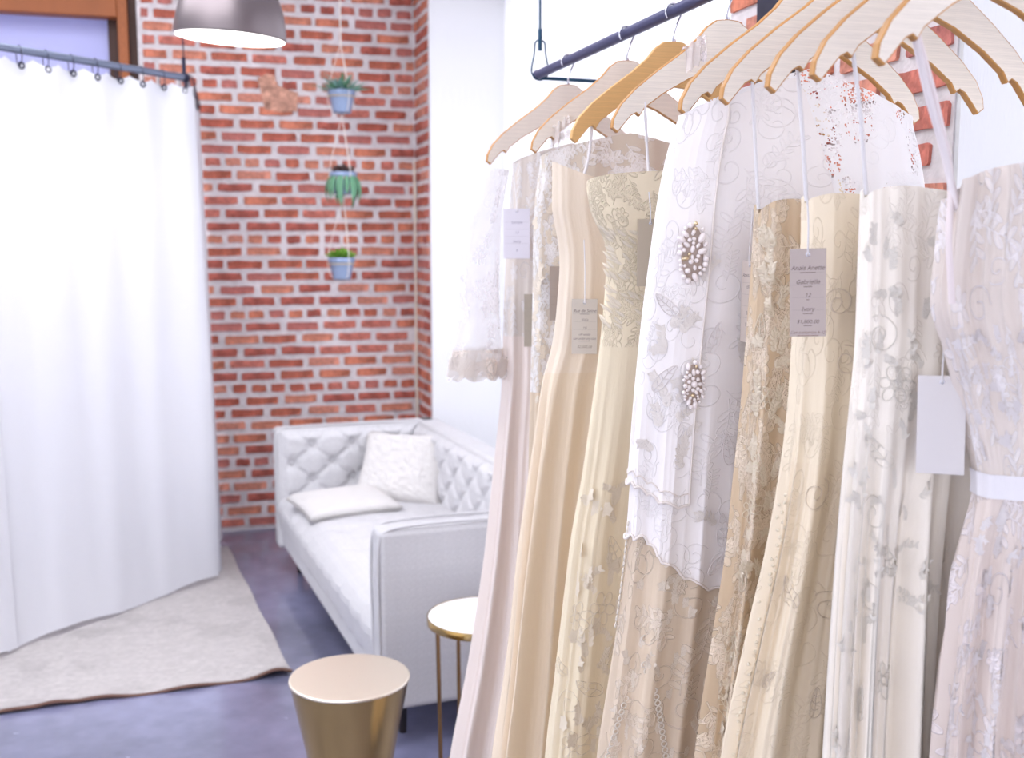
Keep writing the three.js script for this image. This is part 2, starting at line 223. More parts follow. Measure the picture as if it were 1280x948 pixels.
function curtainPanel(label, A, dir, s0, s1, nrm, amp, bottom, phase, slack) {
  const t = thing('fitting_room_curtain', label, 'curtain', [0, 0, 0], 0, null), L = s1 - s0, topY = RAILY - 0.046;
  const nu = Math.round(L * 150), g = sheet(nu, 90, (a, b) => {
    const s = s0 + a * L, y0 = topY + 0.016 - 0.02 * Math.abs(Math.sin(Math.PI * (s - s0) / RINGGAP)) ** 0.8, y = lerp(bottom + 0.012 * Math.sin(s * 9 + phase), y0, b), k = 0.25 + 0.75 * (1 - b) ** 0.7;
    const w = amp * k * (Math.sin(s * 10 + phase + 0.5 * (1 - b)) + 0.45 * Math.sin(s * 23 + 2 * phase) + 0.16 * Math.sin(s * 47 + (1 - b) * 2)) + 0.012 * b * Math.sin(2 * Math.PI * (s - s0) / RINGGAP * 0.5);
    return [A.clone().addScaledVector(dir, s + slack * (1 - b) * (a - 0.5) * 2).addScaledVector(nrm, w + 0.03 * (1 - b)).setY(y), s, y];
  });
  mesh('cloth', g, curtainMat, t);
  for (let s = s0 + RINGGAP / 2; s < s1; s += RINGGAP) {
    const c = A.clone().addScaledVector(dir, s), q = new THREE.Quaternion().setFromUnitVectors(V(0, 0, 1), nrm);
    const eye = new THREE.TorusGeometry(0.0115, 0.004, 8, 18); eye.applyQuaternion(q); eye.translate(c.x, topY - 0.014, c.z); eye.translate(nrm.x * 0.012, 0, nrm.z * 0.012);
    const e = mesh('grommet', eye, darkMetal, t);
    const up = V(0, 1, 0), pts = [], ring = V(0, 0, 0); for (let i = 0; i < 20; i++) { const an = i / 20 * Math.PI * 2; ring.copy(c).setY(RAILY - 0.021); pts.push(ring.clone().addScaledVector(nrm, 0.018 * Math.sin(an)).addScaledVector(up, 0.039 * Math.cos(an))); }
    mesh('curtain_ring', tube(pts, 0.002, 40, 6, true), darkMetal, t);
  }
  return t;
}
const railNrm = V(-railDir.z, 0, railDir.x); if (railNrm.dot(V(1, 0, 1)) < 0) railNrm.negate();
curtainPanel('wide white curtain panel hanging over the pale rug', railCorner, railDir, -0.04, 1.045, railNrm, 0.009, 0.03, 1.1, 0.02);
curtainPanel('white curtain panel parted from the wide one by a narrow gap', railCorner, railDir, 1.03, 2.4, railNrm, 0.026, 0.035, 2.7, 0.0);
curtainPanel('white curtain panel running back to the brick wall', railCorner.clone().add(V(0.02, 0, -0.06)), V(0.05, 0, -1).normalize(), -0.07, 0.86, V(1, 0, 0.05).normalize(), 0.028, 0.04, 0.3, 0.0);

// ------------------------------------------------------------------ pendant lamp
{ const c = V(0.208, 2.4, -4.22), t = thing('pendant_lamp', 'white dome pendant lamp hanging in front of the brick wall', 'lamp', [c.x, c.y, c.z]);
  t.rotation.set(0.05, 0, -0.05);
  const prof = []; for (let i = 0; i <= 24; i++) { const a = i / 24 * Math.PI * 0.47; prof.push(new THREE.Vector2(0.2 * Math.cos(a) ** 0.72 + 0.001, 0.235 * Math.sin(a))); }
  const inner = prof.map((p) => new THREE.Vector2(Math.max(0.002, p.x - 0.004), p.y - 0.004)).reverse();
  mesh('shade', new THREE.LatheGeometry([...prof, ...inner, prof[0]].map((p) => p), 72), phy({ color: rgb(132, 122, 124), metalness: 0.85, roughness: 0.36 }), t);
  mesh('shade_lining', new THREE.LatheGeometry(inner.map((p) => new THREE.Vector2(Math.max(0.001, p.x - 0.0015), p.y - 0.0015)), 72), std({ color: rgb(252, 252, 252), roughness: 0.7 }), t);
  mesh('cap', new THREE.LatheGeometry([[0.001, 0.3], [0.028, 0.3], [0.034, 0.285], [0.036, 0.225], [0.001, 0.225]].map((p) => new THREE.Vector2(...p)), 32), railMat, t);
  mesh('bulb', new THREE.SphereGeometry(0.04, 24, 16).translate(0, 0.11, 0), std({ color: 0xffffff, emissive: new THREE.Color(1, 0.97, 0.92), emissiveIntensity: 1.0 }), t);
  mesh('cord', rod(V(0, 0.3, 0), V(0.05, CEIL - c.y, 0.0), 0.004, 8), darkMetal, t);
  const l = new THREE.PointLight(new THREE.Color(1, 0.96, 0.9), 0.5); l.position.set(0, 0.11, 0); l.castShadow = true; l.shadow.radius = 2; t.add(l);
}
// ------------------------------------------------------------------ hanging planters
const potMat = std({ color: rgb(150, 168, 200), metalness: 0.25, roughness: 0.45 }), soilMat = std({ color: rgb(70, 52, 44), roughness: 1 }), cordMat = std({ color: rgb(240, 232, 224), roughness: 0.8 });
const leafMats = [std({ color: rgb(140, 184, 172), roughness: 0.6 }), std({ color: rgb(104, 158, 122), roughness: 0.6 }), std({ color: rgb(146, 196, 84), roughness: 0.6 }), std({ color: rgb(116, 96, 92), roughness: 0.7 })];
function leafGeo(len, w, curl) { return sheet(6, 10, (a, b) => { const wid = w * Math.sin(Math.PI * (0.06 + 0.94 * b)) ** 0.8, x = (a - 0.5) * 2 * wid; return [V(x, b * len * Math.cos(curl * b) - 0.4 * Math.abs(x) * 0, b * len * Math.sin(curl * b) + x * x / (w + 0.001) * 0.5), a, b]; }); }
function planter(px, py, label, kind) {
  const z = -5.98, c = onZ(px, py, z), t = thing('hanging_planter', label, 'planter', [c.x, c.y, c.z]);
  const R = 0.068, H = 0.108;
  mesh('pot', new THREE.LatheGeometry([[0.001, -H], [R * 0.68, -H], [R * 0.72, -H + 0.008], [R, -0.012], [R + 0.006, -0.01], [R + 0.006, 0.012], [R - 0.004, 0.012], [R - 0.006, -0.015], [0.001, -0.015]].map((p) => new THREE.Vector2(...p)), 40), potMat, t);
  mesh('soil', new THREE.CylinderGeometry(R - 0.007, R - 0.012, 0.012, 28).translate(0, -0.002, 0), soilMat, t);
  mesh('holder_ring', new THREE.TorusGeometry(R + 0.006, 0.0035, 8, 40).rotateX(Math.PI / 2).translate(0, -0.022, 0), std({ color: rgb(214, 196, 170), roughness: 0.5, metalness: 0.3 }), t);
  const N = kind === 0 ? 46 : kind === 1 ? 32 : 40;
  for (let i = 0; i < N; i++) {
    const an = i * 2.4, k = Math.sqrt(i / N), lean = kind === 2 ? 0.2 + 0.7 * k : 0.25 + 0.95 * k, len = kind === 0 ? rr(0.09, 0.15) : kind === 1 ? (i > 12 ? rr(0.12, 0.2) : rr(0.05, 0.075)) : rr(0.05, 0.08);
    const g = leafGeo(len, kind === 0 ? 0.011 : kind === 1 ? (i > 12 ? 0.013 : 0.024) : 0.018, kind === 1 && i > 12 ? 0.7 : 0.3);
    g.rotateX(kind === 1 && i > 12 ? 2.3 : lean); g.rotateY(an + (kind === 1 && i > 12 ? -0.2 : 0)); const r0 = kind === 1 && i > 12 ? R * 0.9 : R * 0.5 * k; g.translate(Math.sin(an) * r0, 0.004, Math.cos(an) * r0);
    mesh('leaf', g, kind === 0 ? leafMats[i % 3 ? 0 : 1] : kind === 1 ? leafMats[i > 12 ? 1 : 3] : leafMats[2], t);
  }
  return [t, c];
}
const [, pc0] = planter(427, 116, 'blue grey pot of spiky grey green succulent, highest of the three', 0);
const [, pc1] = planter(429, 218, 'small pot with dark rosette and trailing green leaves between two others', 1);
const [, pc2] = planter(427, 325, 'blue grey pot of short bright green succulent, lowest of the three', 2);
{ const t = thing('planter_cord', 'pale twisted cord the three small planters hang from', 'cord');
  const top = V(pc0.x, CEIL, pc0.z);
  mesh('main_cord', rod(top, V(pc0.x, pc0.y + 0.26, pc0.z), 0.004, 8), cordMat, t);
  for (const [c, up] of [[pc0, V(pc0.x, pc0.y + 0.26, pc0.z)], [pc1, V(pc0.x, pc0.y - 0.115, pc0.z)], [pc2, V(pc1.x, pc1.y - 0.115, pc1.z)]]) for (const an of [0.4, 2.5, 4.6]) mesh('sling_cord', tube([up, c.clone().add(V(0.075 * Math.sin(an), -0.02, 0.075 * Math.cos(an))), c.clone().add(V(0.05 * Math.sin(an), -0.1, 0.05 * Math.cos(an))), c.clone().add(V(0, -0.118, 0))], 0.0022, 24, 6), cordMat, t);
}
// ------------------------------------------------------------------ sofa
const sofaMat = phy({ color: rgb(232, 230, 233), map: linenTex, bumpMap: linenBump, bumpScale: 0.0008, roughness: 0.9, sheen: 0.3 });
{ const near = onY(478, 893, 0.13), t = thing('sofa', 'white button tufted sofa with square arms beside the brick wall', 'sofa', [near.x, 0, near.z], 0.075);
  const L = 2.16, D = 0.86, ARM = 0.115, H = 0.735, SEAT = 0.385;      // local: -z along the length, +x towards the back
  mesh('base', rbox(D - 0.02, 0.12, L - 0.03, 0.02, D / 2 + 0.01, 0.2, -L / 2), sofaMat, t);
  mesh('backrest', rbox(0.13, H - 0.13, L, 0.03, D - 0.065, (H + 0.13) / 2, -L / 2, 4), sofaMat, t);
  const armG = rbox(D - 0.02, H - 0.13, ARM, 0.022, (D - 0.02) / 2, (H + 0.13) / 2, 0, 4);
  mesh('arm', armG.clone().translate(0, 0, -ARM / 2), sofaMat, t);
  mesh('arm', armG.clone().translate(0, 0, -L + ARM / 2), sofaMat, t);
  const pipe = (z) => tube([V(0.004, 0.14, z), V(0.004, H - 0.025, z), V(0.02, H - 0.004, z), V(D - 0.06, H - 0.004, z)], 0.005, 80, 6);
  mesh('piping', pipe(-0.012), sofaMat, t); mesh('piping', pipe(-ARM + 0.012), sofaMat, t); mesh('piping', pipe(-L + ARM - 0.012), sofaMat, t);
  // tufted panels: dimples on a diamond lattice, a button in each
  const lattice = (w, h, gx, gy) => { const b = []; for (let j = 0; j * gy < h; j++) for (let i = 0; i * gx < w + gx; i++) { const u = (i + (j % 2 ? 0.5 : 0)) * gx - gx * 0.25, v = h - 0.075 - j * gy; if (u > 0.04 && u < w - 0.04 && v > 0.03) b.push([u, v]); } return b; };
  function tufted(w, h, gx, gy, puff, put, name, nu, nv) {
    const b = lattice(w, h, gx, gy);
    const dep = (u, v) => { let d = 0; for (const [x, y] of b) { const r2 = (u - x) ** 2 + (v - y) ** 2; if (r2 < 0.02) d = Math.max(d, Math.exp(-r2 / 0.0009)); const ax = Math.abs(u - x), ay = Math.abs(v - y); if (ax < gx / 2 && ay < gy) { const off = Math.abs(ax / (gx / 2) - ay / gy) * gx * 0.35; d = Math.max(d, 0.42 * Math.exp(-off * off / 0.00018)); } } const e = Math.min(u, w - u, v, h - v); return puff * (1 - d) * smooth(0, 0.04, e); };
    const m = mesh(name, sheet(nu, nv, (a, c) => [put(a * w, c * h, dep(a * w, c * h)), a * w, c * h]), sofaMat, t);
    for (const [u, v] of b) { const s = new THREE.SphereGeometry(0.011, 12, 8); s.scale(1, 1, 1); const p = put(u, v, puff * 0.12); s.translate(p.x, p.y, p.z); mesh('button', s, sofaMat, m); }
  }
  tufted(D - 0.16, H - SEAT + 0.02, 0.205, 0.088, 0.035, (u, v, d) => V(0.02 + u, SEAT - 0.03 + v, -L + ARM + d), 'tufted_arm_panel', 100, 60);
  tufted(L - 2 * ARM, H - SEAT + 0.02, 0.205, 0.088, 0.04, (u, v, d) => V(D - 0.13 - d, SEAT - 0.03 + v, -ARM - u), 'tufted_back_panel', 240, 60);
  // long seat cushion with channelled front and soft tufts
  const SL = L - 2 * ARM, SD = D - 0.13 - 0.03, ch = (z) => 0.012 * Math.abs(Math.sin(z * Math.PI / 0.16)) ** 0.6;
  const prof = [[0, 0.0], [0.02, -0.004], [0.1, -0.016], [0.125, -0.012], [0.155, 0.012], [0.174, 0.06], [0.18, 0.2], [0.18, 0.45], [0.176, SD]];
  const cg = sheet(220, 60, (a, b) => { const z = -ARM - a * SL, k = b * (prof.length - 1), i = Math.min(prof.length - 2, Math.floor(k)), f = k - i, y = lerp(prof[i][0], prof[i + 1][0], f), x = lerp(prof[i][1], prof[i + 1][1], f); const top = smooth(3.4, 5, k), dim = top * 0.014 * Math.max(0, Math.cos(a * SL * Math.PI * 2 / 0.32) * Math.cos(x * Math.PI * 2 / 0.3)) ** 3; return [V(0.022 + x - ch(z) * (1 - top), 0.235 + y + top * ch(z) * 0.6 * (1 - smooth(0.05, 0.5, x)) - dim, z), a * SL, b * 0.9]; });
  mesh('seat_cushion', cg, sofaMat, t);
  const legMat = std({ color: rgb(36, 30, 36), metalness: 0.3, roughness: 0.4 });
  for (const [x, z] of [[0.1, -0.12], [0.1, -L + 0.12], [D - 0.1, -0.12], [D - 0.1, -L + 0.12]]) mesh('leg', new THREE.CylinderGeometry(0.02, 0.013, 0.145, 16).translate(x, 0.0725, z), legMat, t);
  // cushions
  const furBump = dataTex(512, (u, v) => fbm(u * 3, v, 64, 3, 71), false, 3);
  const furMat = phy({ color: rgb(234, 230, 228), roughness: 1, bumpMap: furBump, bumpScale: 0.006, sheen: 0.6 });
  function pillow(name, label, w, h, th, nub) {
    const g = sheet(64, 64, (a, b) => { const u = a * 2 - 1, v = b * 2 - 1, s = (x) => Math.sign(x) * (1 - (1 - Math.abs(x)) ** 1.25); const e = (1 - u ** 4) * (1 - v ** 4), pin = 1 - 0.09 * (u * u * (1 - Math.abs(v)) * 0 + (1 - u * u) * v * v * 0); return [V(s(u) * w / 2 * (1 - 0.07 * (1 - v * v) * u * u * 0 - 0.06 * (1 - v * v)) * pin, s(v) * h / 2 * (1 - 0.06 * (1 - u * u)), th / 2 * Math.sqrt(Math.max(0, e)) + nub * (vnoise(a * 26, b * 26, 100, 7) - 0.5) * e), a * w, b * h]; });
    const back = g.clone(); back.scale(1, 1, -1); back.computeVertexNormals();
    const p = thing(name, label, 'cushion'); mesh('cover', merge([g, back]), furMat, p);
    mesh('edge_seam', tube([[-1, -1], [-0.5, -0.97], [0, -0.95], [0.5, -0.97], [1, -1], [0.97, -0.5], [0.95, 0], [0.97, 0.5], [1, 1], [0.5, 0.97], [0, 0.95], [-0.5, 0.97], [-1, 1], [-0.97, 0.5], [-0.95, 0], [-0.97, -0.5]].map(([x, y]) => V(x * w / 2 * 0.985, y * h / 2 * 0.985, 0)), 0.006, 100, 6, true), furMat, p);
    return p;
  }
  t.updateMatrixWorld(true);
  const p1 = pillow('throw_cushion', 'fluffy white cushion propped in the sofa corner against the tufted back', 0.44, 0.38, 0.14, 0.014);
  p1.position.copy(t.localToWorld(V(D - 0.29, SEAT + 0.16, -L + ARM + 0.27))); p1.rotation.set(-0.62, -0.55, 0.0, 'YXZ');
  const p2 = pillow('throw_cushion', 'flat white cushion lying on the sofa seat', 0.44, 0.36, 0.085, 0.006);
  p2.position.copy(t.localToWorld(V(0.24, SEAT + 0.056, -L + ARM + 0.42))); p2.rotation.set(-1.5, 0.0, 0.2, 'YXZ');
}
// ------------------------------------------------------------------ gold drum stool and small round table
const brushed = dataTex(256, (u, v) => 0.26 + 0.14 * fbm(u * 1, v * 0, 64, 3, 81), false, 1);
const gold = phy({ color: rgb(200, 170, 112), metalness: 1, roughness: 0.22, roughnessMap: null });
{ const c = onY(437, 847, 0.46), t = thing('drum_stool', 'brushed gold drum stool tapering to its foot beside the sofa', 'stool', [c.x, 0, c.z]);
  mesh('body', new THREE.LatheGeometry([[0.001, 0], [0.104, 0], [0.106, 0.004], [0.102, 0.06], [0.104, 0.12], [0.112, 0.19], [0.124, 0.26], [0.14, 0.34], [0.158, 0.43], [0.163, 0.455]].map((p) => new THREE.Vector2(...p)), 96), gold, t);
  mesh('top', new THREE.LatheGeometry([[0.163, 0.455], [0.1655, 0.457], [0.1655, 0.46], [0.164, 0.4625], [0.16, 0.463], [0.001, 0.463]].map((p) => new THREE.Vector2(...p)), 96), phy({ color: rgb(238, 228, 212), metalness: 1, roughness: 0.45 }), t);  // top paler than the gold body: reflected brightness put into its colour
}
{ const c = onY(604, 769, 0.52), t = thing('side_table', 'small round white topped table on thin gold legs by the sofa arm', 'side table', [c.x, 0, c.z]);
  mesh('table_top', new THREE.CylinderGeometry(0.168, 0.168, 0.012, 72).translate(0, 0.514, 0), phy({ color: rgb(248, 248, 250), roughness: 0.12 }), t);
  mesh('rim', new THREE.LatheGeometry([[0.168, 0.498], [0.172, 0.498], [0.172, 0.521], [0.168, 0.521], [0.168, 0.498]].map((p) => new THREE.Vector2(...p)), 72), gold, t);
  for (let i = 0; i < 4; i++) { const a = Math.PI * (1.085 + i / 2); mesh('leg', rod(V(0.158 * Math.cos(a), 0.5, -0.158 * Math.sin(a)), V(0.15 * Math.cos(a), 0.0, -0.15 * Math.sin(a)), 0.0065, 12), phy({ color: rgb(150, 118, 84), metalness: 1, roughness: 0.35 }), t); }
  mesh('foot_ring', new THREE.TorusGeometry(0.15, 0.005, 8, 64).rotateX(Math.PI / 2).translate(0, 0.006, 0), gold, t);
}
// ------------------------------------------------------------------ the hanging garment bar
const BARX = 0.927, BARY = 2.092, barMat = std({ color: rgb(64, 66, 104), metalness: 0.55, roughness: 0.42 }), chrome = std({ color: rgb(214, 214, 222), metalness: 1, roughness: 0.16 });
const tealWire = std({ color: rgb(44, 78, 104), metalness: 0.5, roughness: 0.5 });
{ const t = thing('garment_bar', 'navy steel pipe bar hung from the ceiling, carrying the gowns', 'clothes rail');
  const far = -2.8, near = 0.25;
  mesh('pipe', rod(V(BARX, BARY, far), V(BARX, BARY, near), 0.0118, 24), barMat, t);
  mesh('end_cap', new THREE.SphereGeometry(0.0135, 18, 12).translate(BARX, BARY, far), barMat, t);
  mesh('cross_pipe', rod(V(BARX, BARY - 0.012, far + 0.03), V(BARX + 0.34, BARY - 0.02, far + 0.06), 0.0048, 12), tealWire, t);
  for (const z of [far + 0.02, near - 0.05]) {
    mesh('suspension_wire', rod(V(BARX, BARY + 0.085, z), V(BARX, CEIL, z), 0.0032, 8), tealWire, t);
    mesh('turnbuckle', rod(V(BARX, BARY + 0.06, z), V(BARX, BARY + 0.115, z), 0.0055, 10), tealWire, t);
    mesh('bail', tube([V(BARX - 0.022, BARY + 0.0, z), V(BARX - 0.016, BARY + 0.05, z), V(BARX - 0.011, BARY + 0.083, z), V(BARX, BARY + 0.086, z), V(BARX + 0.011, BARY + 0.083, z), V(BARX + 0.016, BARY + 0.05, z), V(BARX + 0.022, BARY, z), V(BARX, BARY - 0.016, z)], 0.0022, 60, 6, true), tealWire, t);
  }
}
// ------------------------------------------------------------------ hangers
const hangerGrain = dataTex(512, (u, v) => { const k = 0.95 + 0.12 * (fbm(u, v * 14, 8, 5, 63) - 0.5) + 0.05 * (fbm(u * 2, v * 60, 16, 2, 64) - 0.5); return [k, k * 0.985, k * 0.96]; }, true, 3); hangerGrain.repeat.set(3, 7);
const glareWood = std({ color: rgb(252, 244, 236), map: hangerGrain, roughness: 0.45 }), edgeWood = std({ color: rgb(216, 164, 100), map: woodTex, roughness: 0.5 }), tanWood = std({ color: rgb(230, 184, 122), map: hangerGrain, roughness: 0.45 });  // hanger faces whitened: window glare put into the colour; edges keep wood tone
const HALF = 0.208;
function hangerShape() {
  const up = [[0, -0.058], [0.02, -0.06], [0.038, -0.072], [0.055, -0.092], [0.085, -0.118], [0.13, -0.15], [0.17, -0.182], [0.195, -0.208], [HALF, -0.232], [HALF + 0.002, -0.246]], lo = [[HALF - 0.006, -0.252], [0.192, -0.24], [0.178, -0.224], [0.168, -0.219], [0.162, -0.2235], [0.154, -0.211], [0.12, -0.186], [0.07, -0.158], [0.03, -0.143], [0, -0.14]];
  const right = [...up, ...lo], s = new THREE.Shape();
  const pts = [...right.map(([x, y]) => new THREE.Vector2(x, y)), ...right.slice(0, -1).reverse().slice(0, -1).map(([x, y]) => new THREE.Vector2(-x, y))];
  s.setFromPoints(pts); return s;
}
const hangerGeo = new THREE.ExtrudeGeometry(hangerShape(), { depth: 0.0085, bevelEnabled: true, bevelThickness: 0.002, bevelSize: 0.002, bevelSegments: 2, curveSegments: 4 }); hangerGeo.translate(0, 0, -0.00425);
const hookPts = []; for (let i = 0; i <= 26; i++) { const a = -0.55 + i / 26 * 4.4; hookPts.push(V(0.0165 * Math.cos(a), -0.002 + 0.0165 * Math.sin(a), 0)); }
const hookGeo = tube([V(0, -0.064, 0), V(0.001, -0.045, 0), V(0.006, -0.028, 0), ...hookPts], 0.0021, 90, 8);
function hanger(s, label, tan, turn = 0, group) {
  const t = thing('clothes_hanger', label, 'hanger', [BARX, BARY, -s], turn, group);
  const m = mesh('body', hangerGeo, tan ? tanWood : [glareWood, edgeWood], t);
  mesh('hook', hookGeo, chrome, t);
  mesh('hook_collar', new THREE.CylinderGeometry(0.005, 0.006, 0.006, 14).translate(0, -0.055, 0), chrome, t);
  return t;
}
const TIPS = { A: [608, 199], B: [667, 188], C: [714, 165], D: [768, 163], E: [850, 135], F: [905, 120], G: [958, 100], H: [1020, 78], I: [1093, 70] };
const S = {}; for (const k in TIPS) S[k] = -onX(...TIPS[k], BARX - HALF).z;
hanger(S.A, 'pale wooden hanger at the far end of the bar by the suspension wire', false, 0.05);
hanger(S.B, 'pale wooden hanger draped with beaded lace straps', false, -0.04);
hanger(S.C, 'plain honey coloured contoured wooden hanger', true, 0.03);
hanger(S.D, 'pale wooden hanger next after the honey coloured one', false, -0.03);
hanger(S.E, 'pale wooden hanger carrying the white gown with pearl brooches', false, 0.02);
hanger(S.F, 'pale wooden hanger holding the heavy embroidered lace gown', false, -0.02);
hanger(S.G, 'pale wooden hanger holding the ivory satin gown', false, 0.03);
hanger(S.H, 'pale wooden hanger holding the strapless lace and tulle gown', false, -0.02);
hanger(S.I, 'pale wooden hanger holding the blush lace gown with a ribbon belt', false, 0.02);

// ------------------------------------------------------------------ gown fabrics
function sprayDraw(ctx, w, h, n, lw, seedv, kinds) {           // leaves, curls and flowers in thread
  let q = seedv; const R = () => { q = (q * 1664525 + 1013904223) >>> 0; return q / 4294967296; };
  const wrap = (fn, x, y) => { for (const dx of [-w, 0, w]) for (const dy of [-h, 0, h]) { ctx.save(); ctx.translate(x + dx, y + dy); fn(); ctx.restore(); } };
  ctx.lineCap = 'round';
  for (let i = 0; i < n; i++) {
    const x = R() * w, y = R() * h, r = (0.6 + 0.8 * R()) * w * 0.06, rot = R() * 6.28, kind = kinds[Math.floor(R() * kinds.length)], k = 5 + Math.floor(R() * 3), bend = (R() - 0.5) * 1.6;
    wrap(() => {
      ctx.rotate(rot); ctx.lineWidth = lw;
      if (kind === 'flower') { for (let p = 0; p < k; p++) { ctx.rotate(2 * Math.PI / k); ctx.beginPath(); ctx.ellipse(r * 0.62, 0, r * 0.42, r * 0.26, 0, 0, 6.29); ctx.globalAlpha = 0.55; ctx.fill(); ctx.globalAlpha = 1; ctx.stroke(); } ctx.beginPath(); ctx.arc(0, 0, r * 0.2, 0, 6.29); ctx.fill(); }
      else if (kind === 'leafspray') { ctx.beginPath(); for (let s = 0; s <= 12; s++) { const u = s / 12 * r * 3.2; ctx.lineTo(u, bend * u * u / (r * 6)); } ctx.stroke(); for (let s = 1; s < 9; s++) { const u = s / 9 * r * 3.2; ctx.save(); ctx.translate(u, bend * u * u / (r * 6)); ctx.rotate((s % 2 ? 1 : -1) * 0.85); ctx.beginPath(); ctx.ellipse(r * 0.42, 0, r * 0.42, r * 0.15, 0, 0, 6.29); ctx.globalAlpha = 0.6; ctx.fill(); ctx.globalAlpha = 1; ctx.stroke(); ctx.restore(); } }
      else { ctx.beginPath(); for (let s = 0; s < 26; s++) { const a = s * 0.32, rr2 = r * 1.3 * (1 - s / 30); ctx.lineTo(rr2 * Math.cos(a), rr2 * Math.sin(a)); } ctx.stroke(); }
    }, x, y);
  }
}
const embHeight = (n, lw, sd, kinds, rep) => canvasTex(1024, 1024, (c, w, h) => { c.fillStyle = '#383838'; c.fillRect(0, 0, w, h); c.fillStyle = '#a8a8a8'; c.strokeStyle = '#ffffff'; sprayDraw(c, w, h, n, lw, sd, kinds); }, false, rep);
const embColor = (n, lw, sd, kinds, rep, base, thread) => canvasTex(1024, 1024, (c, w, h) => { c.fillStyle = base; c.fillRect(0, 0, w, h); c.fillStyle = thread; c.strokeStyle = thread; sprayDraw(c, w, h, n, lw, sd, kinds); }, true, rep);
const K1 = ['flower', 'leafspray', 'curl', 'leafspray'], K2 = ['leafspray', 'flower', 'leafspray'], K3 = ['curl', 'leafspray', 'curl'];
const embA = embHeight(46, 5, 77, K1, [3, 3]), embAc = embColor(46, 5, 77, K1, [3, 3], '#e9e3da', '#ffffff');
const embB = embHeight(90, 6, 99, K2, [3.4, 3.4]), embBc = embColor(90, 6, 99, K2, [3.4, 3.4], '#dfd6c8', '#ffffff');
const embC = embHeight(60, 4, 55, K3, [3, 3]), embCc = embColor(60, 4, 55, K3, [3, 3], '#efeae2', '#ffffff');
const lace = (holes, sd) => canvasTex(1024, 1024, (c, w, h) => {           // openwork: cloth white, openings black
  c.fillStyle = '#fff'; c.fillRect(0, 0, w, h); let q = sd; const R = () => { q = (q * 1664525 + 1013904223) >>> 0; return q / 4294967296; };
  c.fillStyle = '#000';
  for (let i = 0; i < holes; i++) { const cx = R() * w, cy = R() * h, rad = 40 + R() * 60; for (let k = 0; k < 46; k++) { const a = R() * 6.28, d = Math.sqrt(R()) * rad, x = cx + d * Math.cos(a), y = cy + d * Math.sin(a) * 1.4, r = 2.5 + R() * 4.5; for (const dx of [-w, 0, w]) for (const dy of [-h, 0, h]) { c.beginPath(); c.ellipse(x + dx, y + dy, r, r * 1.25, a, 0, 6.29); c.fill(); } } }
}, false, [4, 4]);
const laceYoke = lace(26, 5);
const netLace = canvasTex(1024, 1024, (c, w, h) => { c.fillStyle = '#5a5a5a'; c.fillRect(0, 0, w, h); c.strokeStyle = '#999'; c.lineWidth = 2; for (let i = -64; i < 128; i++) { c.beginPath(); c.moveTo(i * 16, 0); c.lineTo(i * 16 + h, h); c.stroke(); c.beginPath(); c.moveTo(i * 16, h); c.lineTo(i * 16 + h, 0); c.stroke(); } c.fillStyle = '#fff'; c.strokeStyle = '#fff'; sprayDraw(c, w, h, 26, 6, 31, K2); }, false, [4, 4]);
const satinBump = dataTex(512, (u, v, i, j) => 0.5 + 0.1 * Math.sin(i * Math.PI / 2) + 0.5 * (fbm(u * 1, v * 0.25, 32, 3, 91) - 0.5), false, 8);
const beadBump = dataTex(512, (u, v) => { const x = (u * 40) % 1 - 0.5, y = (v * 40 + (Math.floor(u * 40) % 2) * 0.5) % 1 - 0.5; return Math.max(0, 1 - 5 * (x * x + y * y)); }, false, 5);
const cloth = (r, g, b, o = {}) => phy({ color: rgb(r, g, b), roughness: 0.75, sheen: 0.25, bumpMap: satinBump, bumpScale: 0.0006, ...o });

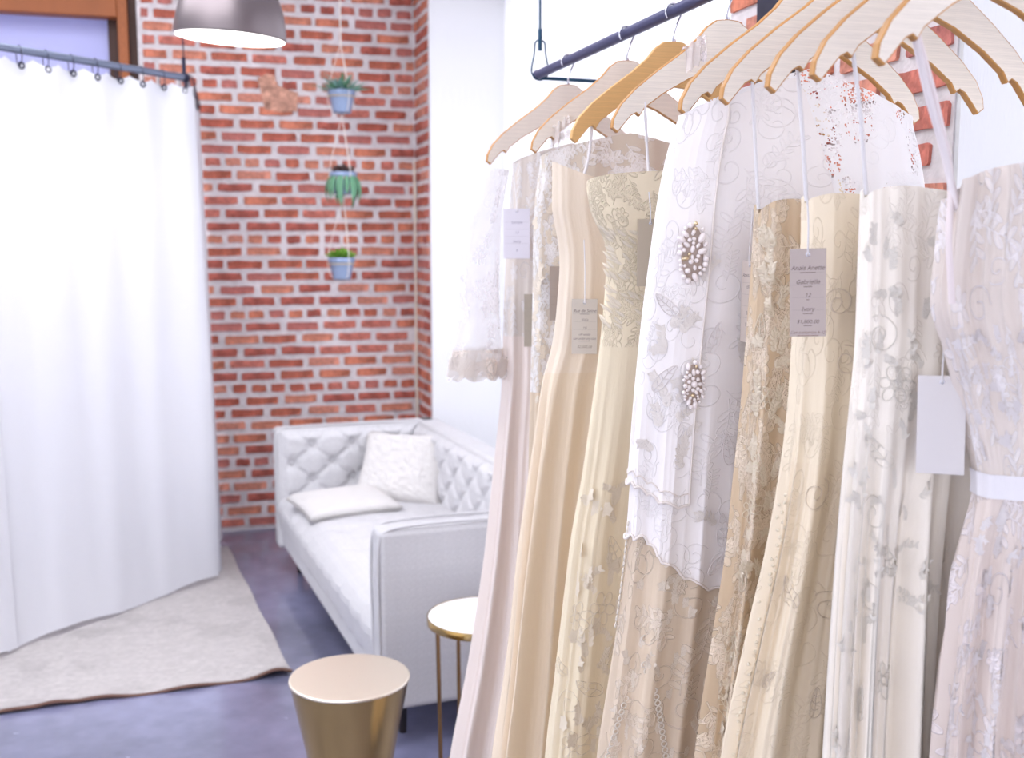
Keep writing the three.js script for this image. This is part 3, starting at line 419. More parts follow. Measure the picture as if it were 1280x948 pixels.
// ------------------------------------------------------------------ gowns
const HEM = 0.1;
function makeGown(cfg) {
  const t = thing('wedding_gown', cfg.label, 'gown');
  t.position.set(BARX, 0, -cfg.s); t.updateMatrixWorld(true);
  const lp = cfg.left.map(([px, py]) => { const p = onZ(px, py, -cfg.s + (cfg.lift || 0)); return [p.y, p.x - BARX]; }).sort((a, b) => a[0] - b[0]);
  { const [y1, u1] = lp[0], [y2, u2] = lp[1]; lp.unshift([HEM, u1 + Math.min(0.02, (u1 - u2) / (y1 - y2) * (HEM - y1) * 0.6 < 0 ? (u1 - u2) / (y1 - y2) * (HEM - y1) * 0.6 : 0)]); }
  const uL = poly(lp), uR = cfg.right ? poly(cfg.right) : (y) => Math.min(0.25, -uL(y)), th = poly(cfg.th || [[HEM, 0.058], [0.8, 0.046], [1.2, 0.039], [1.5, 0.042], [1.9, 0.03]]);
  const amp = poly(cfg.amp || [[HEM, 0.03], [0.9, 0.02], [1.25, 0.006], [1.5, 0.002]]), fr = cfg.folds || [[9, 0.4, 1], [17, 1.7, 0.5]];
  const ytop = cfg.ytop, yw = cfg.waist || 1.25;
  const surf = (f, y, out = 0) => {
    const a = uL(y), b = uR(y), uc = (a + b) / 2, hw = (b - a) / 2, c = Math.cos(f), s = Math.sin(f), k = amp(y);
    let d = out; for (const [n, ph, w, dr = 0] of [...fr, [37, 0.6, cfg.fine ?? 0.13, 0.3]]) { const q = Math.sin(n * f * 0.5 + ph + dr * y); d += k * w * (1 - 2 * Math.abs(q) ** 0.75); }
    const cu = Math.sign(c) * Math.abs(c) ** 0.9, su = Math.sign(s) * Math.abs(s) ** 0.85;
    return V(uc + hw * cu + d * c * 0.45, y, th(y) * su + d * s);
  };
  const girth = cfg.girth || 1.1, nu = cfg.nu || 220;
  const body = (name, mat, y0f, y1f, nv, out = 0, f0 = 0, f1 = Math.PI * 2) => mesh(name, sheet(nu, nv, (a, b) => { const f = lerp(f1, f0, a), y = lerp(y0f(f), y1f(f), b); return [surf(f, y, out), f / 6.283 * girth, y]; }, f1 - f0 > 6.2), mat, t);
  body('skirt', cfg.skirt, () => HEM, () => yw, 150);
  body('bodice', cfg.bodice || cfg.skirt, () => yw, (f) => ytop(f, Math.cos(f)), 90);
  const normal = (f, y, out = 0) => { const e = 0.004, a = surf(f + e, y, out).sub(surf(f - e, y, out)), b = surf(f, y + e, out).sub(surf(f, y - e, out)); const n = a.cross(b).normalize(); const c = V(Math.cos(f), 0, Math.sin(f)); return n.dot(c) < 0 ? n.negate() : n; };
  let table = null;
  const pick = (px, py, out = 0) => { if (!table) { table = []; for (let i = 0; i <= 300; i++) for (let j = 0; j <= 240; j++) { const f = lerp(-0.1, Math.PI * 1.25, i / 300), y = lerp(0.5, ytop(f, Math.cos(f)), j / 240), q = toPx(surf(f, y).add(t.position)); table.push([q[0], q[1], q[2], f, y]); } } let best = null, bd = 1e9; for (const e of table) { const d = (e[0] - px) ** 2 + (e[1] - py) ** 2 + (e[2] - 1) * 60; if (d < bd) { bd = d; best = e; } } return { f: best[3], y: best[4], p: surf(best[3], best[4], out), n: normal(best[3], best[4]) }; };
  const local = (f0, y0, a, b) => { const e = 0.01, w = surf(f0 + e, y0).distanceTo(surf(f0 - e, y0)) / (2 * e); return [f0 - a / Math.max(0.03, w), y0 + b]; };
  return { t, surf, normal, pick, local, body, uL, uR, cfg };
}
// raised thread work lying on a gown
function petal(G, f0, y0, rot, len, wid, high, out) {
  const c = Math.cos(rot), s = Math.sin(rot), P0 = G.surf(f0, y0, out), N = G.normal(f0, y0), T2 = V(0, 1, 0).addScaledVector(N, -N.y).normalize(), T1 = T2.clone().cross(N).normalize();
  return sheet(4, 4, (a, b) => { const l = b * len, x = (0.5 - a) * 2 * wid * Math.sin(Math.PI * (0.05 + 0.95 * b) ** 0.8), h = high * (1 - (2 * a - 1) ** 2) * (0.4 + 0.6 * Math.sin(Math.PI * b)); return [P0.clone().addScaledVector(T1, l * c - x * s).addScaledVector(T2, l * s + x * c).addScaledVector(N, 0.0005 + h), a, b]; });
}
function applique(G, name, mat, list, out = 0) { const geos = []; for (const q of list) geos.push(petal(G, q[0], q[1], q[2], q[3], q[4], q[5], out)); const m = mesh(name, merge(geos), mat, G.t); m.userData.kind = 'stuff'; return m; }
function sprigs(f0, f1, y0, y1, n, size, dens = 6) {            // leaf sprays growing upwards
  const out = [];
  for (let i = 0; i < n; i++) {
    let f = rr(f0, Math.min(f1, Math.PI * 0.94)), y = rr(y0, y1), dir = rr(0.6, 2.5); const turn = rr(-0.3, 0.3);
    for (let k = 0; k < dens; k++) { for (const sgn of [-1, 1]) out.push([f, y, dir + sgn * rr(0.5, 0.9), size * rr(0.5, 0.85), size * rr(0.14, 0.24), 0.00035]); f = Math.min(Math.PI * 0.95, f - Math.cos(dir) * size * 0.36 / 0.18); y += Math.sin(dir) * size * 0.36; dir += turn; }
  }
  return out;
}
function blossoms(f0, f1, y0, y1, n, size) { const out = []; for (let i = 0; i < n; i++) { const f = rr(f0, Math.min(f1, Math.PI * 0.92)), y = rr(y0, y1), p = 5 + Math.floor(rnd() * 3), r = rnd() * 6; for (let k = 0; k < p; k++) out.push([f, y, r + k * 6.283 / p, size * rr(0.5, 0.72), size * 0.27, 0.0003]); } return out; }
function trim(G, name, mat, pts, r, seg, out = 0) { return mesh(name, tube(pts.map(([f, y]) => G.surf(f, y, out).addScaledVector(G.normal(f, y), r * 0.6)), r, seg, 6), mat, G.t); }
function ringChain(G, name, mat, path, gap, R, r) { const geos = []; const c = new THREE.CatmullRomCurve3(path.map(([px, py]) => { const q = G.pick(px, py); return q.p.clone().addScaledVector(q.n, 0.002); })), n = Math.floor(c.getLength() / gap), nn = G.pick(...path[Math.floor(path.length / 2)]).n; for (let i = 0; i <= n; i++) { const p = c.getPointAt(i / n), g = new THREE.TorusGeometry(R, r, 5, 12); g.applyQuaternion(new THREE.Quaternion().setFromUnitVectors(V(0, 0, 1), nn)); g.translate(p.x, p.y, p.z); geos.push(g); } const m = mesh(name, merge(geos), mat, G.t); m.userData.kind = 'stuff'; return m; }
// thread outlines couched on the cloth: flowers, leaves and curls
function cords(G, name, mat, motifs, out = 0) {
  const geos = [];
  for (const [px, py, size, kind, rot = 0] of motifs) {
    const q = G.pick(px, py), T2 = V(0, 1, 0).addScaledVector(q.n, -q.n.y).normalize(), T1 = T2.clone().cross(q.n).normalize();
    const at = (a, b) => { const c = Math.cos(rot), s = Math.sin(rot), x = (a * c - b * s) * size, y = (a * s + b * c) * size, [f, yy] = G.local(q.f, q.y, x * Math.sign(T1.x || 1) * (T1.x > 0 ? -1 : -1), y); return G.surf(f, yy, out).addScaledVector(G.normal(f, yy), 0.0006); };
    const path = (fn, n, closed) => geos.push(tube(Array.from({ length: n }, (_, i) => at(...fn(i / (closed ? n : n - 1)))), 0.0008, n * 3, 5, closed));
    if (kind === 'flower') { for (let k = 0; k < 6; k++) { const a0 = k * Math.PI / 3; path((t) => { const a = t * 6.283, r = 0.3 * Math.sin(a / 2) ** 1; const cx = 0.62 + 0.36 * Math.cos(a), cy = 0.27 * Math.sin(a); return [cx * Math.cos(a0) - cy * Math.sin(a0), cx * Math.sin(a0) + cy * Math.cos(a0)]; }, 14, true); } path((t) => [0.2 * Math.cos(t * 6.283), 0.2 * Math.sin(t * 6.283)], 10, true); }
    else if (kind === 'leaf') { path((t) => { const a = t * 6.283; return [1.1 * Math.cos(a), 0.36 * Math.sin(a) * (1 - 0.4 * Math.cos(a))]; }, 20, true); path((t) => [-1.1 + 2.2 * t, 0.04 * Math.sin(t * 6)], 8, false); for (let k = 0; k < 3; k++) for (const s of [-1, 1]) path((t) => [-0.6 + k * 0.5 + 0.22 * t, s * 0.27 * t], 4, false); }
    else path((t) => { const a = t * 9.5, r = 1.2 * (1 - 0.82 * t); return [r * Math.cos(a), r * Math.sin(a)]; }, 30, false);
  }
  const m = mesh(name, merge(geos), mat, G.t); m.userData.kind = 'stuff'; return m;
}
function strapOver(G, px, py, w, drop, mat) {                  // a short lace strap lying over the hanger's arm
  const p = onZ(px, py, -G.cfg.s).sub(G.t.position);
  mesh('lace_strap', sheet(24, 30, (a, b) => { const x = (a - 0.5) * w, t = b * 2 - 1, z = Math.sign(t) * Math.min(Math.abs(t) * 0.05, 0.0105 + 0.006 * Math.abs(t)), y = -drop * Math.max(0, Math.abs(t) - 0.12) - (p.x + x < 0 ? -1 : 1) * x * 0.75; return [V(p.x + x, p.y + y + 0.003 * Math.sin(a * 19) , p.z + z + 0.003 * Math.sin(a * 16 + b * 5)), a * w * 2, b * drop * 2]; }), mat, G.t);
}
function ribbon(G, pts, w, mat) { mesh('hanging_ribbon', tube(pts.map(([px, py, dz = 0]) => onZ(px, py, -G.cfg.s + dz).sub(G.t.position)), w, 40, 6), mat, G.t); }
const shoulder = (drop, rise) => (f, c) => BARY - 0.25 - drop + rise * (1 - Math.abs(c)) ** 0.8;
const strapless = (y, dip = 0.02) => (f, c) => y + dip * (Math.abs(Math.sin(f * 2)) - 0.5) * (Math.sin(f) > 0 ? 1 : -0.6);
const topAt = (k, px, py) => onZ(px, py, -S[k]).y;
const white = cloth(250, 248, 250), ribbonMat = cloth(250, 246, 248, { roughness: 0.4 });

// A: far end, lace sleeves over a plain satin skirt
{ const G = makeGown({ s: S.A, label: 'far gown with sheer lace sleeves and a plain blush satin skirt', left: [[641, 215], [634, 300], [631, 400], [630, 480], [623, 560], [609, 700], [590, 830], [568, 948]], ytop: shoulder(0.0, 0.05), waist: 1.42, amp: [[HEM, 0.03], [1.0, 0.018], [1.4, 0.008], [1.6, 0.002]], folds: [[11, 0.9, 1], [19, 0.2, 0.5]], skirt: cloth(242, 230, 224), bodice: cloth(250, 246, 246, { map: embAc, bumpMap: embA, bumpScale: 0.0015 }) });
  const sl = phy({ color: rgb(250, 248, 250), alphaMap: netLace, transparent: true, transmission: 0.35, thickness: 0, roughness: 1, bumpMap: embA, bumpScale: 0.001 });
  const P = (px, py) => onZ(px, py, -S.A).sub(G.t.position);
  const axis = [[622, 212], [606, 270], [600, 330], [601, 400], [596, 440], [594, 470]], rad = [0.03, 0.042, 0.05, 0.05, 0.062, 0.075];
  const cv = new THREE.CatmullRomCurve3(axis.map((q) => P(...q))), rf = poly(rad.map((r, i) => [i / 5, r]));
  mesh('sleeve', sheet(64, 60, (a, b) => { const p = cv.getPoint(b), f = a * 6.2832, r = rf(b) * (1 + 0.1 * Math.sin(5 * f + b * 7) * b); return [V(p.x + r * Math.cos(f), p.y + 0.01 * Math.cos(6 * f) * b, p.z + 0.55 * r * Math.sin(f)), a * 0.35, b * 0.45]; }, true), sl, G.t);
  const cuffTop = cv.getPoint(0.8), cuffMat = cloth(238, 226, 216, { alphaMap: netLace, transparent: true, bumpMap: embB, bumpScale: 0.003 });
  mesh('sleeve_cuff', sheet(72, 16, (a, b) => { const p = cv.getPoint(0.78 + 0.26 * b), f = a * 6.2832, r = 0.062 + 0.012 * b + 0.004 * Math.sin(7 * f); return [V(p.x + r * Math.cos(f), p.y - 0.014 * b * Math.abs(Math.sin(4.5 * f)), p.z + 0.6 * r * Math.sin(f)), a * 0.4, b * 0.14]; }, true), cuffMat, G.t);
}
// B: column of bead work
{ const G = makeGown({ s: S.B, label: 'narrow ivory gown with fine bead work and lace straps', left: [[675, 205], [668, 260], [666, 360], [664, 450], [661, 540], [659, 620], [655, 720], [650, 948]], ytop: shoulder(0.01, 0.05), waist: 1.33, amp: [[HEM, 0.02], [1.0, 0.012], [1.4, 0.003]], folds: [[9, 0.2, 1], [15, 1.1, 0.5]], skirt: cloth(238, 218, 192, { bumpMap: beadBump, bumpScale: 0.0012 }), bodice: cloth(250, 246, 244, { map: embBc, bumpMap: embB, bumpScale: 0.002 }) });
  applique(G, 'lace_applique', cloth(244, 232, 214), sprigs(Math.PI * 0.75, Math.PI * 1.12, 1.3, 1.72, 22, 0.014), 0);
  strapOver(G, 700, 152, 0.034, 0.05, cloth(250, 240, 236, { alphaMap: netLace, transparent: true, bumpMap: embB, bumpScale: 0.003 }));
}
// C: plain chiffon
{ const G = makeGown({ s: S.C, label: 'plain ivory chiffon gown with a smooth satin bust and deep skirt folds', left: [[690, 262], [699, 318], [697, 370], [690, 430], [677, 480], [668, 540], [658, 610], [645, 720], [632, 850], [620, 948]], ytop: (f, c) => topAt('C', 690, 236) + 0.05 * Math.abs(c) ** 2, waist: 1.4, amp: [[HEM, 0.04], [0.9, 0.032], [1.25, 0.022], [1.45, 0.006]], folds: [[9, 0.1, 0.8, 0.3], [17, 2.2, 0.6, -0.4]], fine: 0.06, skirt: cloth(240, 222, 198), bodice: cloth(242, 226, 206, { roughness: 0.5 }) });
  ribbon(G, [[742, 130], [735, 200], [722, 240]], 0.003, ribbonMat);
}
// D: embroidered tulle
{ const G = makeGown({ s: S.D, label: 'cream tulle gown with ruched bust and flowers embroidered low on the skirt', left: [[734, 238], [740, 268], [757, 305], [759, 335], [752, 420], [745, 480], [730, 590], [716, 670], [708, 740], [697, 840], [685, 948]], ytop: (f, c) => topAt('D', 736, 226) + 0.02 * Math.sin(f), waist: 1.47, amp: [[HEM, 0.022], [0.9, 0.017], [1.25, 0.01], [1.45, 0.002]], folds: [[9, 0.7, 1, 0.15], [21, 2.0, 0.35]], skirt: cloth(242, 227, 198), bodice: cloth(242, 227, 198, { bumpMap: embB, bumpScale: 0.004 }) });
  const th = cloth(243, 230, 209);
  applique(G, 'flower_embroidery', th, [...blossoms(Math.PI * 0.5, Math.PI * 1.05, 0.72, 1.24, 34, 0.026), ...sprigs(Math.PI * 0.45, Math.PI * 1.05, 0.7, 1.25, 40, 0.016, 7)]);
  applique(G, 'bust_ruching', cloth(242, 229, 208), (() => { const o = []; for (let i = 0; i < 90; i++) o.push([rr(Math.PI * 0.6, Math.PI * 0.97), rr(1.5, 1.68), 2.5 + rr(-0.2, 0.2), 0.02, 0.003, 0.0014]); return o; })());
  cords(G, 'flower_outline', th, [[752, 760, 0.034, 'flower', 0.2], [722, 772, 0.028, 'flower', 0.7], [768, 690, 0.03, 'leaf', 1.2], [735, 862, 0.03, 'leaf', 0.5], [708, 880, 0.022, 'curl', 0], [745, 905, 0.024, 'curl', 1.5], [715, 935, 0.03, 'flower', 0.4], [765, 815, 0.022, 'leaf', 1.9], [700, 830, 0.02, 'leaf', 2.2]]);
  strapOver(G, 866, 52, 0.036, 0.05, cloth(250, 238, 238, { alphaMap: netLace, transparent: true, bumpMap: embB, bumpScale: 0.003 }));
  ribbon(G, [[806, 128, 0.0], [809, 190, 0.0], [812, 235, 0.01]], 0.0025, ribbonMat);
}
// E: white lace gown with two brooches and scalloped layers
{ const lw = { map: embCc, bumpMap: embC, bumpScale: 0.0016 };
  const G = makeGown({ s: S.E, label: 'white lace gown with two pearl brooches and scalloped layers', left: [[856, 146], [842, 190], [830, 250], [819, 330], [810, 400], [800, 500], [793, 590], [789, 650], [780, 740], [764, 850], [750, 948]], ytop: (f, c) => shoulder(0.0, 0.07)(f, c) - 0.3 * smooth(-0.08, -0.6, Math.sin(f)), waist: 1.32, th: [[HEM, 0.07], [0.9, 0.055], [1.3, 0.04], [1.6, 0.04], [1.9, 0.022]], amp: [[HEM, 0.034], [0.9, 0.022], [1.2, 0.012], [1.45, 0.002]], folds: [[9, 1.3, 1, 0.2], [17, 0.3, 0.6]], skirt: cloth(240, 224, 206, lw), bodice: phy({ color: rgb(252, 250, 252), alphaMap: laceYoke, alphaTest: 0.5, transmission: 0.25, thickness: 0, roughness: 1, bumpMap: embC, bumpScale: 0.0005 }) });
  const jm = cloth(248, 242, 241, { bumpMap: embC, bumpScale: 0.0009 }), edge = cloth(250, 240, 234);
  const yA = onZ(778, 606, -S.E).y, yB = onZ(840, 738, -S.E).y, yTop = 1.62;
  const hemA = (f) => yA + 0.012 * (f - Math.PI) * 0 - 0.035 * smooth(Math.PI * 1.0, Math.PI * 0.72, f) + 0.006 * Math.abs(Math.sin(f * 17)), hemB = (f) => yB + 0.09 * smooth(Math.PI * 0.62, Math.PI * 0.92, f) + 0.008 * Math.abs(Math.sin(f * 15));
  G.body('long_layer', jm, hemB, (f) => lerp(yTop, G.cfg.ytop(f, Math.cos(f)) - 0.008, smooth(Math.PI * 0.4, Math.PI * 0.55, f)), 110, 0.010, Math.PI * 0.25, Math.PI * 1.02);
  G.body('front_layer', jm, hemA, (f) => G.cfg.ytop(f, Math.cos(f)) - 0.004, 110, 0.019, Math.PI * 0.735, Math.PI * 1.2);
  const line = (h, a, b, n) => Array.from({ length: n }, (_, i) => { const f = lerp(a, b, i / (n - 1)); return [f, h(f)]; });
  trim(G, 'scalloped_edge', edge, line(hemA, Math.PI * 0.735, Math.PI * 1.2, 140), 0.0022, 300, 0.02);
  trim(G, 'scalloped_edge', edge, line((f) => hemA(f) + 0.017, Math.PI * 0.735, Math.PI * 1.2, 140), 0.0011, 300, 0.02);
  trim(G, 'scalloped_edge', edge, line(hemB, Math.PI * 0.25, Math.PI * 1.02, 180), 0.0022, 360, 0.011);
  trim(G, 'front_edge', edge, Array.from({ length: 40 }, (_, i) => [Math.PI * 0.735, lerp(hemA(Math.PI * 0.735), 1.86, i / 39)]), 0.0016, 120, 0.02);
  applique(G, 'leaf_embroidery', cloth(250, 242, 236), [...sprigs(Math.PI * 0.72, Math.PI * 1.1, yA + 0.02, 1.6, 16, 0.017, 6)], 0.02);
  applique(G, 'leaf_embroidery', cloth(250, 242, 236), [...sprigs(Math.PI * 0.4, Math.PI * 0.72, yB + 0.04, 1.55, 16, 0.018, 6)], 0.011);
  applique(G, 'skirt_embroidery', cloth(243, 229, 212), [...blossoms(Math.PI * 0.6, Math.PI * 1.1, 0.75, 1.18, 20, 0.016), ...sprigs(Math.PI * 0.6, Math.PI * 1.1, 0.7, 1.18, 22, 0.012, 6)]);
  cords(G, 'leaf_outline', cloth(248, 240, 238), [[900, 660, 0.024, 'leaf', 1.5], [893, 700, 0.02, 'leaf', 2.3], [835, 380, 0.02, 'leaf', 0.8], [832, 470, 0.022, 'leaf', 2.2], [905, 560, 0.022, 'leaf', 1.4], [890, 420, 0.022, 'leaf', 1.8]], 0.021);
  for (const path of [[[806, 800], [796, 835], [780, 880], [760, 945]], [[808, 830], [818, 870], [826, 910], [832, 945]], [[782, 655], [778, 700], [776, 745], [770, 780]]]) ringChain(G, 'ring_trim', cloth(250, 240, 228), path, 0.0105, 0.0042, 0.0013);
  // brooches: pearls and drops clustered on a small plate
  function brooch(px, py, w, h, flower) {
    const q = G.pick(px, py), B = new THREE.Group(); B.name = 'brooch'; B.userData.label = 'pearl and crystal brooch'; G.t.add(B);
    B.position.copy(q.p).addScaledVector(q.n, 0.022); B.quaternion.setFromUnitVectors(V(0, 0, 1), V(q.n.x, 0, q.n.z).normalize());
    mesh('backing', new THREE.SphereGeometry(0.5, 24, 16).scale(w * 0.8, h * 0.9, 0.006), std({ color: rgb(178, 160, 150), metalness: 0.2, roughness: 0.6 }), B);
    const pearl = phy({ color: rgb(248, 238, 236), roughness: 0.18, clearcoat: 0.6 }), gem = phy({ color: rgb(226, 206, 170), roughness: 0.1, metalness: 0.7 }), placed = [];
    const put = (x, y, r, sx, rot, m) => { const g = mesh('pearl', pearlGeo, m, B); g.position.set(x, y, 0.004); g.scale.set(r * sx, r, r); g.rotation.z = rot; placed.push([x, y, r * Math.max(1, sx)]); };
    if (flower) { put(0.0, 0.002, 0.0052, 1, 0, pearl); for (let k = 0; k < 7; k++) put(0.009 * Math.cos(k * 0.9), 0.002 + 0.009 * Math.sin(k * 0.9), 0.0032, 1, 0, pearl); }
    for (let tries = 0, n = 0; tries < 900 && n < 54; tries++) { const a = rnd() * 6.283, d = Math.sqrt(rnd()), x = w / 2 * d * Math.cos(a), y = h / 2 * d * Math.sin(a), r = rr(0.0026, 0.0052) * (flower ? 0.75 : 1); if (placed.every(([X, Y, Q]) => Math.hypot(X - x, Y - y) > (r + Q) * 0.92)) { put(x, y, r, rnd() < 0.35 ? 1.6 : 1, Math.atan2(y, x) + rr(-0.4, 0.4), rnd() < 0.08 ? gem : pearl); n++; } }
  }
  const pearlGeo = new THREE.SphereGeometry(1, 14, 10);
  brooch(861, 318, 0.042, 0.09, false); brooch(859, 478, 0.036, 0.07, true);
}
// F: heavy corded lace
{ const yt = topAt('F', 946, 258), G = makeGown({ s: S.F, label: 'champagne gown covered in heavy corded leaf lace', left: [[947, 258], [943, 330], [936, 430], [931, 510], [921, 620], [914, 700], [900, 800], [880, 948]], ytop: strapless(yt), waist: 1.32, amp: [[HEM, 0.034], [0.9, 0.028], [1.25, 0.014], [1.5, 0.004]], folds: [[9, 0.5, 0.9, 0.1], [18, 1.6, 0.6]], skirt: cloth(240, 221, 198, { map: embBc, bumpMap: embB, bumpScale: 0.0035 }) });
  const th = cloth(244, 230, 208);
  applique(G, 'corded_lace', th, [...sprigs(Math.PI * 0.62, Math.PI * 1.15, 0.72, yt - 0.05, 95, 0.015, 6), ...blossoms(Math.PI * 0.6, Math.PI * 1.12, 0.75, yt - 0.06, 26, 0.017)].map((q) => [...q.slice(0, 5), q[5] * 3.2]));
  cords(G, 'corded_outline', th, [[955, 300, 0.016, 'leaf', 1.3], [962, 350, 0.018, 'leaf', 0.7], [950, 410, 0.018, 'leaf', 1.6], [958, 500, 0.018, 'flower', 0.2], [945, 570, 0.02, 'leaf', 1.2], [938, 640, 0.018, 'flower', 0.6], [930, 720, 0.022, 'leaf', 1.5], [918, 800, 0.02, 'flower', 0.1], [905, 880, 0.022, 'leaf', 1.0], [940, 760, 0.018, 'curl', 1]]);
  ribbon(G, [[940, 86], [944, 180], [948, 262, 0.0]], 0.0025, ribbonMat);
}
// G: satin brocade
{ const yt = topAt('G', 1005, 248), G = makeGown({ s: S.G, label: 'strapless ivory satin gown with large soft folds', left: [[1005, 248], [1003, 330], [994, 420], [991, 480], [984, 560], [965, 680], [937, 800], [905, 948]], ytop: strapless(yt, 0.012), waist: 1.36, amp: [[HEM, 0.04], [0.9, 0.034], [1.2, 0.026], [1.4, 0.01], [1.55, 0.002]], folds: [[7, 0.35, 0.8, 0.25], [15, 1.0, 0.55, -0.35], [26, 0.3, 0.22, 0.4]], fine: 0.02, skirt: cloth(238, 221, 195, { roughness: 0.36, sheen: 0.1, bumpMap: embC, bumpScale: 0.0008 }), bodice: cloth(240, 224, 198, { roughness: 0.42, bumpMap: embC, bumpScale: 0.0008 }) });
  applique(G, 'bead_trim', cloth(248, 236, 214), (() => { const o = []; for (let i = 0; i < 90; i++) o.push([Math.PI * (1.0 + rr(-0.03, 0.03)), 0.7 + i / 90 * 0.62, rr(0, 6.28), 0.006, 0.0025, 0.002]); return o; })());
  cords(G, 'rose_outline', cloth(240, 224, 204), [[1048, 380, 0.018, 'curl', 0], [1058, 450, 0.018, 'curl', 1.4], [1020, 620, 0.02, 'curl', 2], [985, 740, 0.02, 'leaf', 1.0], [1035, 760, 0.02, 'curl', 0.6], [960, 850, 0.02, 'leaf', 0.6], [1020, 880, 0.02, 'leaf', 1.6]]);
  ribbon(G, [[995, 62], [1002, 150], [1008, 252]], 0.0028, ribbonMat);
}
// H: lace bodice over tulle
{ const yt = topAt('H', 1079, 240), G = makeGown({ s: S.H, label: 'strapless gown with pale lace bodice and white tulle skirt', left: [[1079, 240], [1076, 330], [1073, 430], [1066, 510], [1056, 620], [1046, 760], [1036, 948]], ytop: strapless(yt, 0.014), waist: 1.42, amp: [[HEM, 0.034], [0.9, 0.028], [1.25, 0.018], [1.45, 0.004]], folds: [[13, 0.2, 0.9, 0.1], [25, 1.0, 0.55]], skirt: cloth(248, 239, 227), bodice: cloth(248, 239, 227, { bumpMap: embA, bumpScale: 0.0009 }) });
  applique(G, 'lace_applique', cloth(250, 243, 233), [...sprigs(Math.PI * 0.5, Math.PI * 1.12, 1.15, yt - 0.04, 70, 0.012, 6), ...sprigs(Math.PI * 0.8, Math.PI * 1.1, 0.85, 1.2, 26, 0.012, 6)]);
  cords(G, 'curl_outline', cloth(250, 243, 233), [[1092, 640, 0.022, 'curl', 0], [1088, 740, 0.022, 'curl', 2], [1110, 700, 0.02, 'leaf', 1.2], [1095, 560, 0.022, 'leaf', 0.9], [1105, 850, 0.024, 'flower', 0.3], [1075, 880, 0.022, 'leaf', 1.5], [1120, 480, 0.024, 'flower', 0.1], [1100, 420, 0.022, 'curl', 1]]);
  ribbon(G, [[1063, 38], [1076, 150], [1083, 244]], 0.0026, ribbonMat);
}
// I: nearest, blush lace with a belt
{ const yb0 = onZ(1225, 620, -S.I).y, yb1 = onZ(1225, 590, -S.I).y, yt = topAt('I', 1188, 236);
  const G = makeGown({ s: S.I, label: 'blush lace gown with crossed bodice and satin ribbon belt', left: [[1190, 236], [1180, 300], [1174, 360], [1176, 395], [1190, 440], [1207, 500], [1219, 560], [1225, 592], [1225, 620], [1214, 680], [1200, 780], [1180, 948]], right: [[HEM, 0.26], [1.0, 0.2], [yb0, 0.13], [yb1, 0.13], [1.55, 0.16], [1.75, 0.12], [1.9, 0.06]], ytop: (f, c) => yt + 0.03 * Math.sin(f), waist: yb0, amp: [[HEM, 0.032], [0.9, 0.024], [1.25, 0.014], [yb0, 0.003], [yb1, 0.003], [1.5, 0.012], [1.7, 0.016]], folds: [[9, 0.9, 1, 1.2], [15, 0.1, 0.6, 0.6]], skirt: cloth(248, 238, 238, { map: embAc, bumpMap: embA, bumpScale: 0.002 }), bodice: cloth(250, 243, 243, { map: embAc, bumpMap: embA, bumpScale: 0.0016 }) });
  G.body('belt', cloth(248, 244, 248, { roughness: 0.35 }), () => yb0, () => yb1, 10, 0.004);
  applique(G, 'lace_applique', cloth(250, 242, 242), [...sprigs(Math.PI * 0.3, Math.PI * 1.1, 0.85, yb0 - 0.03, 110, 0.011, 6), ...sprigs(Math.PI * 0.3, Math.PI * 1.1, yb1 + 0.01, 1.55, 40, 0.01, 5), ...blossoms(Math.PI * 0.3, Math.PI * 1.1, 1.42, 1.6, 20, 0.012)]);
  ribbon(G, [[1140, 26], [1158, 110], [1180, 190], [1196, 262, 0.01]], 0.0042, cloth(250, 240, 242));
  ribbon(G, [[1143, 30], [1170, 130], [1188, 220], [1186, 300, 0.02], [1190, 380, 0.03]], 0.0036, cloth(246, 232, 232));
}
// ------------------------------------------------------------------ price tags
const tagBump = brickBump;
function priceTag(label, px, py, w, h, depth, face, colour, lines, top, lean = 0) {   // px, py: top middle of the card; w, h in photo pixels at that depth
  const c = onZ(px, py, -depth), f = c.clone().sub(EYE).dot(AXF), k = f / FOCAL, W = w * k, H = h * k;
  const t = thing('price_tag', label, 'tag', [c.x, c.y, c.z]), yawCam = Math.atan2(EYE.x - c.x, EYE.z - c.z);
  t.rotation.set(0, yawCam + face, lean, 'YXZ');
  const geo = rbox(W, H, 0.0011, 0.0004, 0, -H / 2, 0, 1);
  const base = `rgb(${colour.join(',')})`;
  const print = lines ? canvasTex(256, Math.round(256 * h / w), (x, cw, ch) => {
    x.fillStyle = base; x.fillRect(0, 0, cw, ch); x.textAlign = 'center';
    for (const [txt, at, size, col, ul] of lines) { x.fillStyle = col || '#4a3a3c'; x.font = `italic ${size}px sans-serif`; x.fillText(txt, cw / 2, at * ch); if (ul) { x.fillRect(cw / 2 - ul / 2, at * ch + size * 0.42, ul, 4); } }
    for (let i = 1; i < 5; i++) { x.fillStyle = 'rgba(90,80,80,0.35)'; x.fillRect(14, ch * (0.125 + i * 0.143), cw - 28, 1.5); }
  }, true) : null;
  mesh('card', geo, lines ? [0, 0, 0, 0, 1, 0].map((k2) => std(k2 ? { map: print, roughness: 0.8 } : { color: new THREE.Color(base), roughness: 0.8 })) : std({ color: new THREE.Color(base), roughness: 0.8 }), t);
  mesh('eyelet', new THREE.TorusGeometry(0.0022, 0.0007, 6, 16).translate(0, -0.007, 0.0006), chrome, t);
  t.updateMatrixWorld(true);
  const a = V(0, -0.007, 0.001), b = t.worldToLocal(onZ(top[0], top[1], -depth - (top[2] || 0)));
  mesh('string', tube([a, V(0, 0.004, 0.002), a.clone().lerp(b, 0.55).add(V(0.001, 0, 0.001)), b], 0.0011, 24, 6), ribbonMat, t);
}
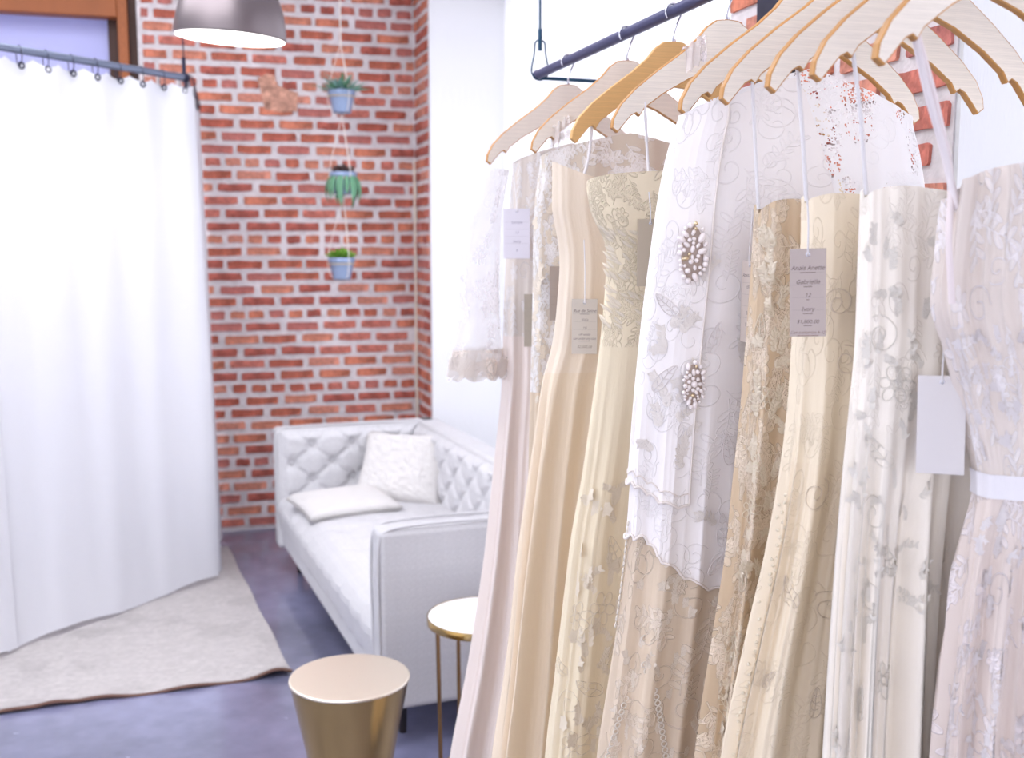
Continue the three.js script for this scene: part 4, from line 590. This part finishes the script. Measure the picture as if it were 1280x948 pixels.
const near = (k, d) => S[k] - d, TAUPE = [190, 178, 168];
priceTag('pale lilac price tag on the far lace sleeved gown', 646, 261, 33, 62, near('A', 0.06), 0, [226, 222, 232], [['Sample', 0.3, 34, '#9a94a8'], ['12', 0.5, 34, '#9a94a8'], ['Ivory', 0.68, 34, '#9a94a8'], ['$', 0.86, 34, '#9a94a8']], [642, 215, 0.03]);
priceTag('grey price tag half hidden behind the beaded gown', 671, 368, 32, 66, near('A', 0.08), 0.05, [176, 166, 152], [['Rue de', 0.28, 38], ['12', 0.55, 34], ['Ivory', 0.72, 34], ['$', 0.86, 34]], [668, 330]);
priceTag('grey price tag half hidden behind the plain chiffon gown', 703, 333, 32, 68, near('B', 0.062), 0.05, [170, 156, 146], [['Seine', 0.3, 38], ['10', 0.55, 34], ['Ivory', 0.8, 34]], [702, 300, 0.014]);
priceTag('handwritten price tag hanging in front of the plain chiffon gown', 731, 374, 32, 69, near('C', 0.07), 0, [205, 196, 186], [['Rue de Seine', 0.24, 40, '#5a4a4c', 90], ['Vida', 0.4, 36, '#7a6a6a'], ['10', 0.55, 36, '#7a6a6a'], ['off white', 0.665, 30, '#6a5a5a'], ['can order any size', 0.74, 28, '#5a4a4c', 120], ['$2,000.00', 0.89, 34, '#7a6858']], [730, 300, 0.016]);
priceTag('blank taupe price tag tucked beside the white gown with brooches', 813, 274, 32, 84, near('D', 0.062), 0.1, [186, 172, 152], null, [811, 240]);
priceTag('slim turned price tag beside the heavy lace gown', 938, 326, 44, 103, near('E', 0.085), -1.1, [206, 192, 182], [['Anais Anette', 0.2, 38], ['Ellich', 0.34, 36], ['12', 0.5, 36], ['Ivory', 0.66, 36], ['$1,500', 0.8, 36]], [941, 262]);
priceTag('handwritten taupe price tag hanging before the ivory satin gown', 1010, 311, 44, 110, near('G', 0.07), 0, [188, 174, 168], [['Anais Anette', 0.24, 42, '#43302f', 110], ['Gabrielle', 0.4, 42, '#43302f', 60], ['12', 0.55, 40, '#5a4845', 20], ['Ivory', 0.71, 40, '#5a4845', 70], ['$1,800.00', 0.85, 36, '#4a3836', 60], ['Can customize A-12', 0.97, 28, '#6a4640', 150]], [1009, 248], 0.03);
priceTag('price tag seen edge on against the satin gown', 1075, 320, 44, 110, near('G', 0.075), -1.52, [190, 180, 172], null, [1081, 244]);
priceTag('large blank pale price tag hanging beside the belted blush gown', 1178, 470, 57, 125, near('H', 0.08), 0, [218, 212, 212], null, [1183, 330], 0.02);
renderer.render(scene, camera);
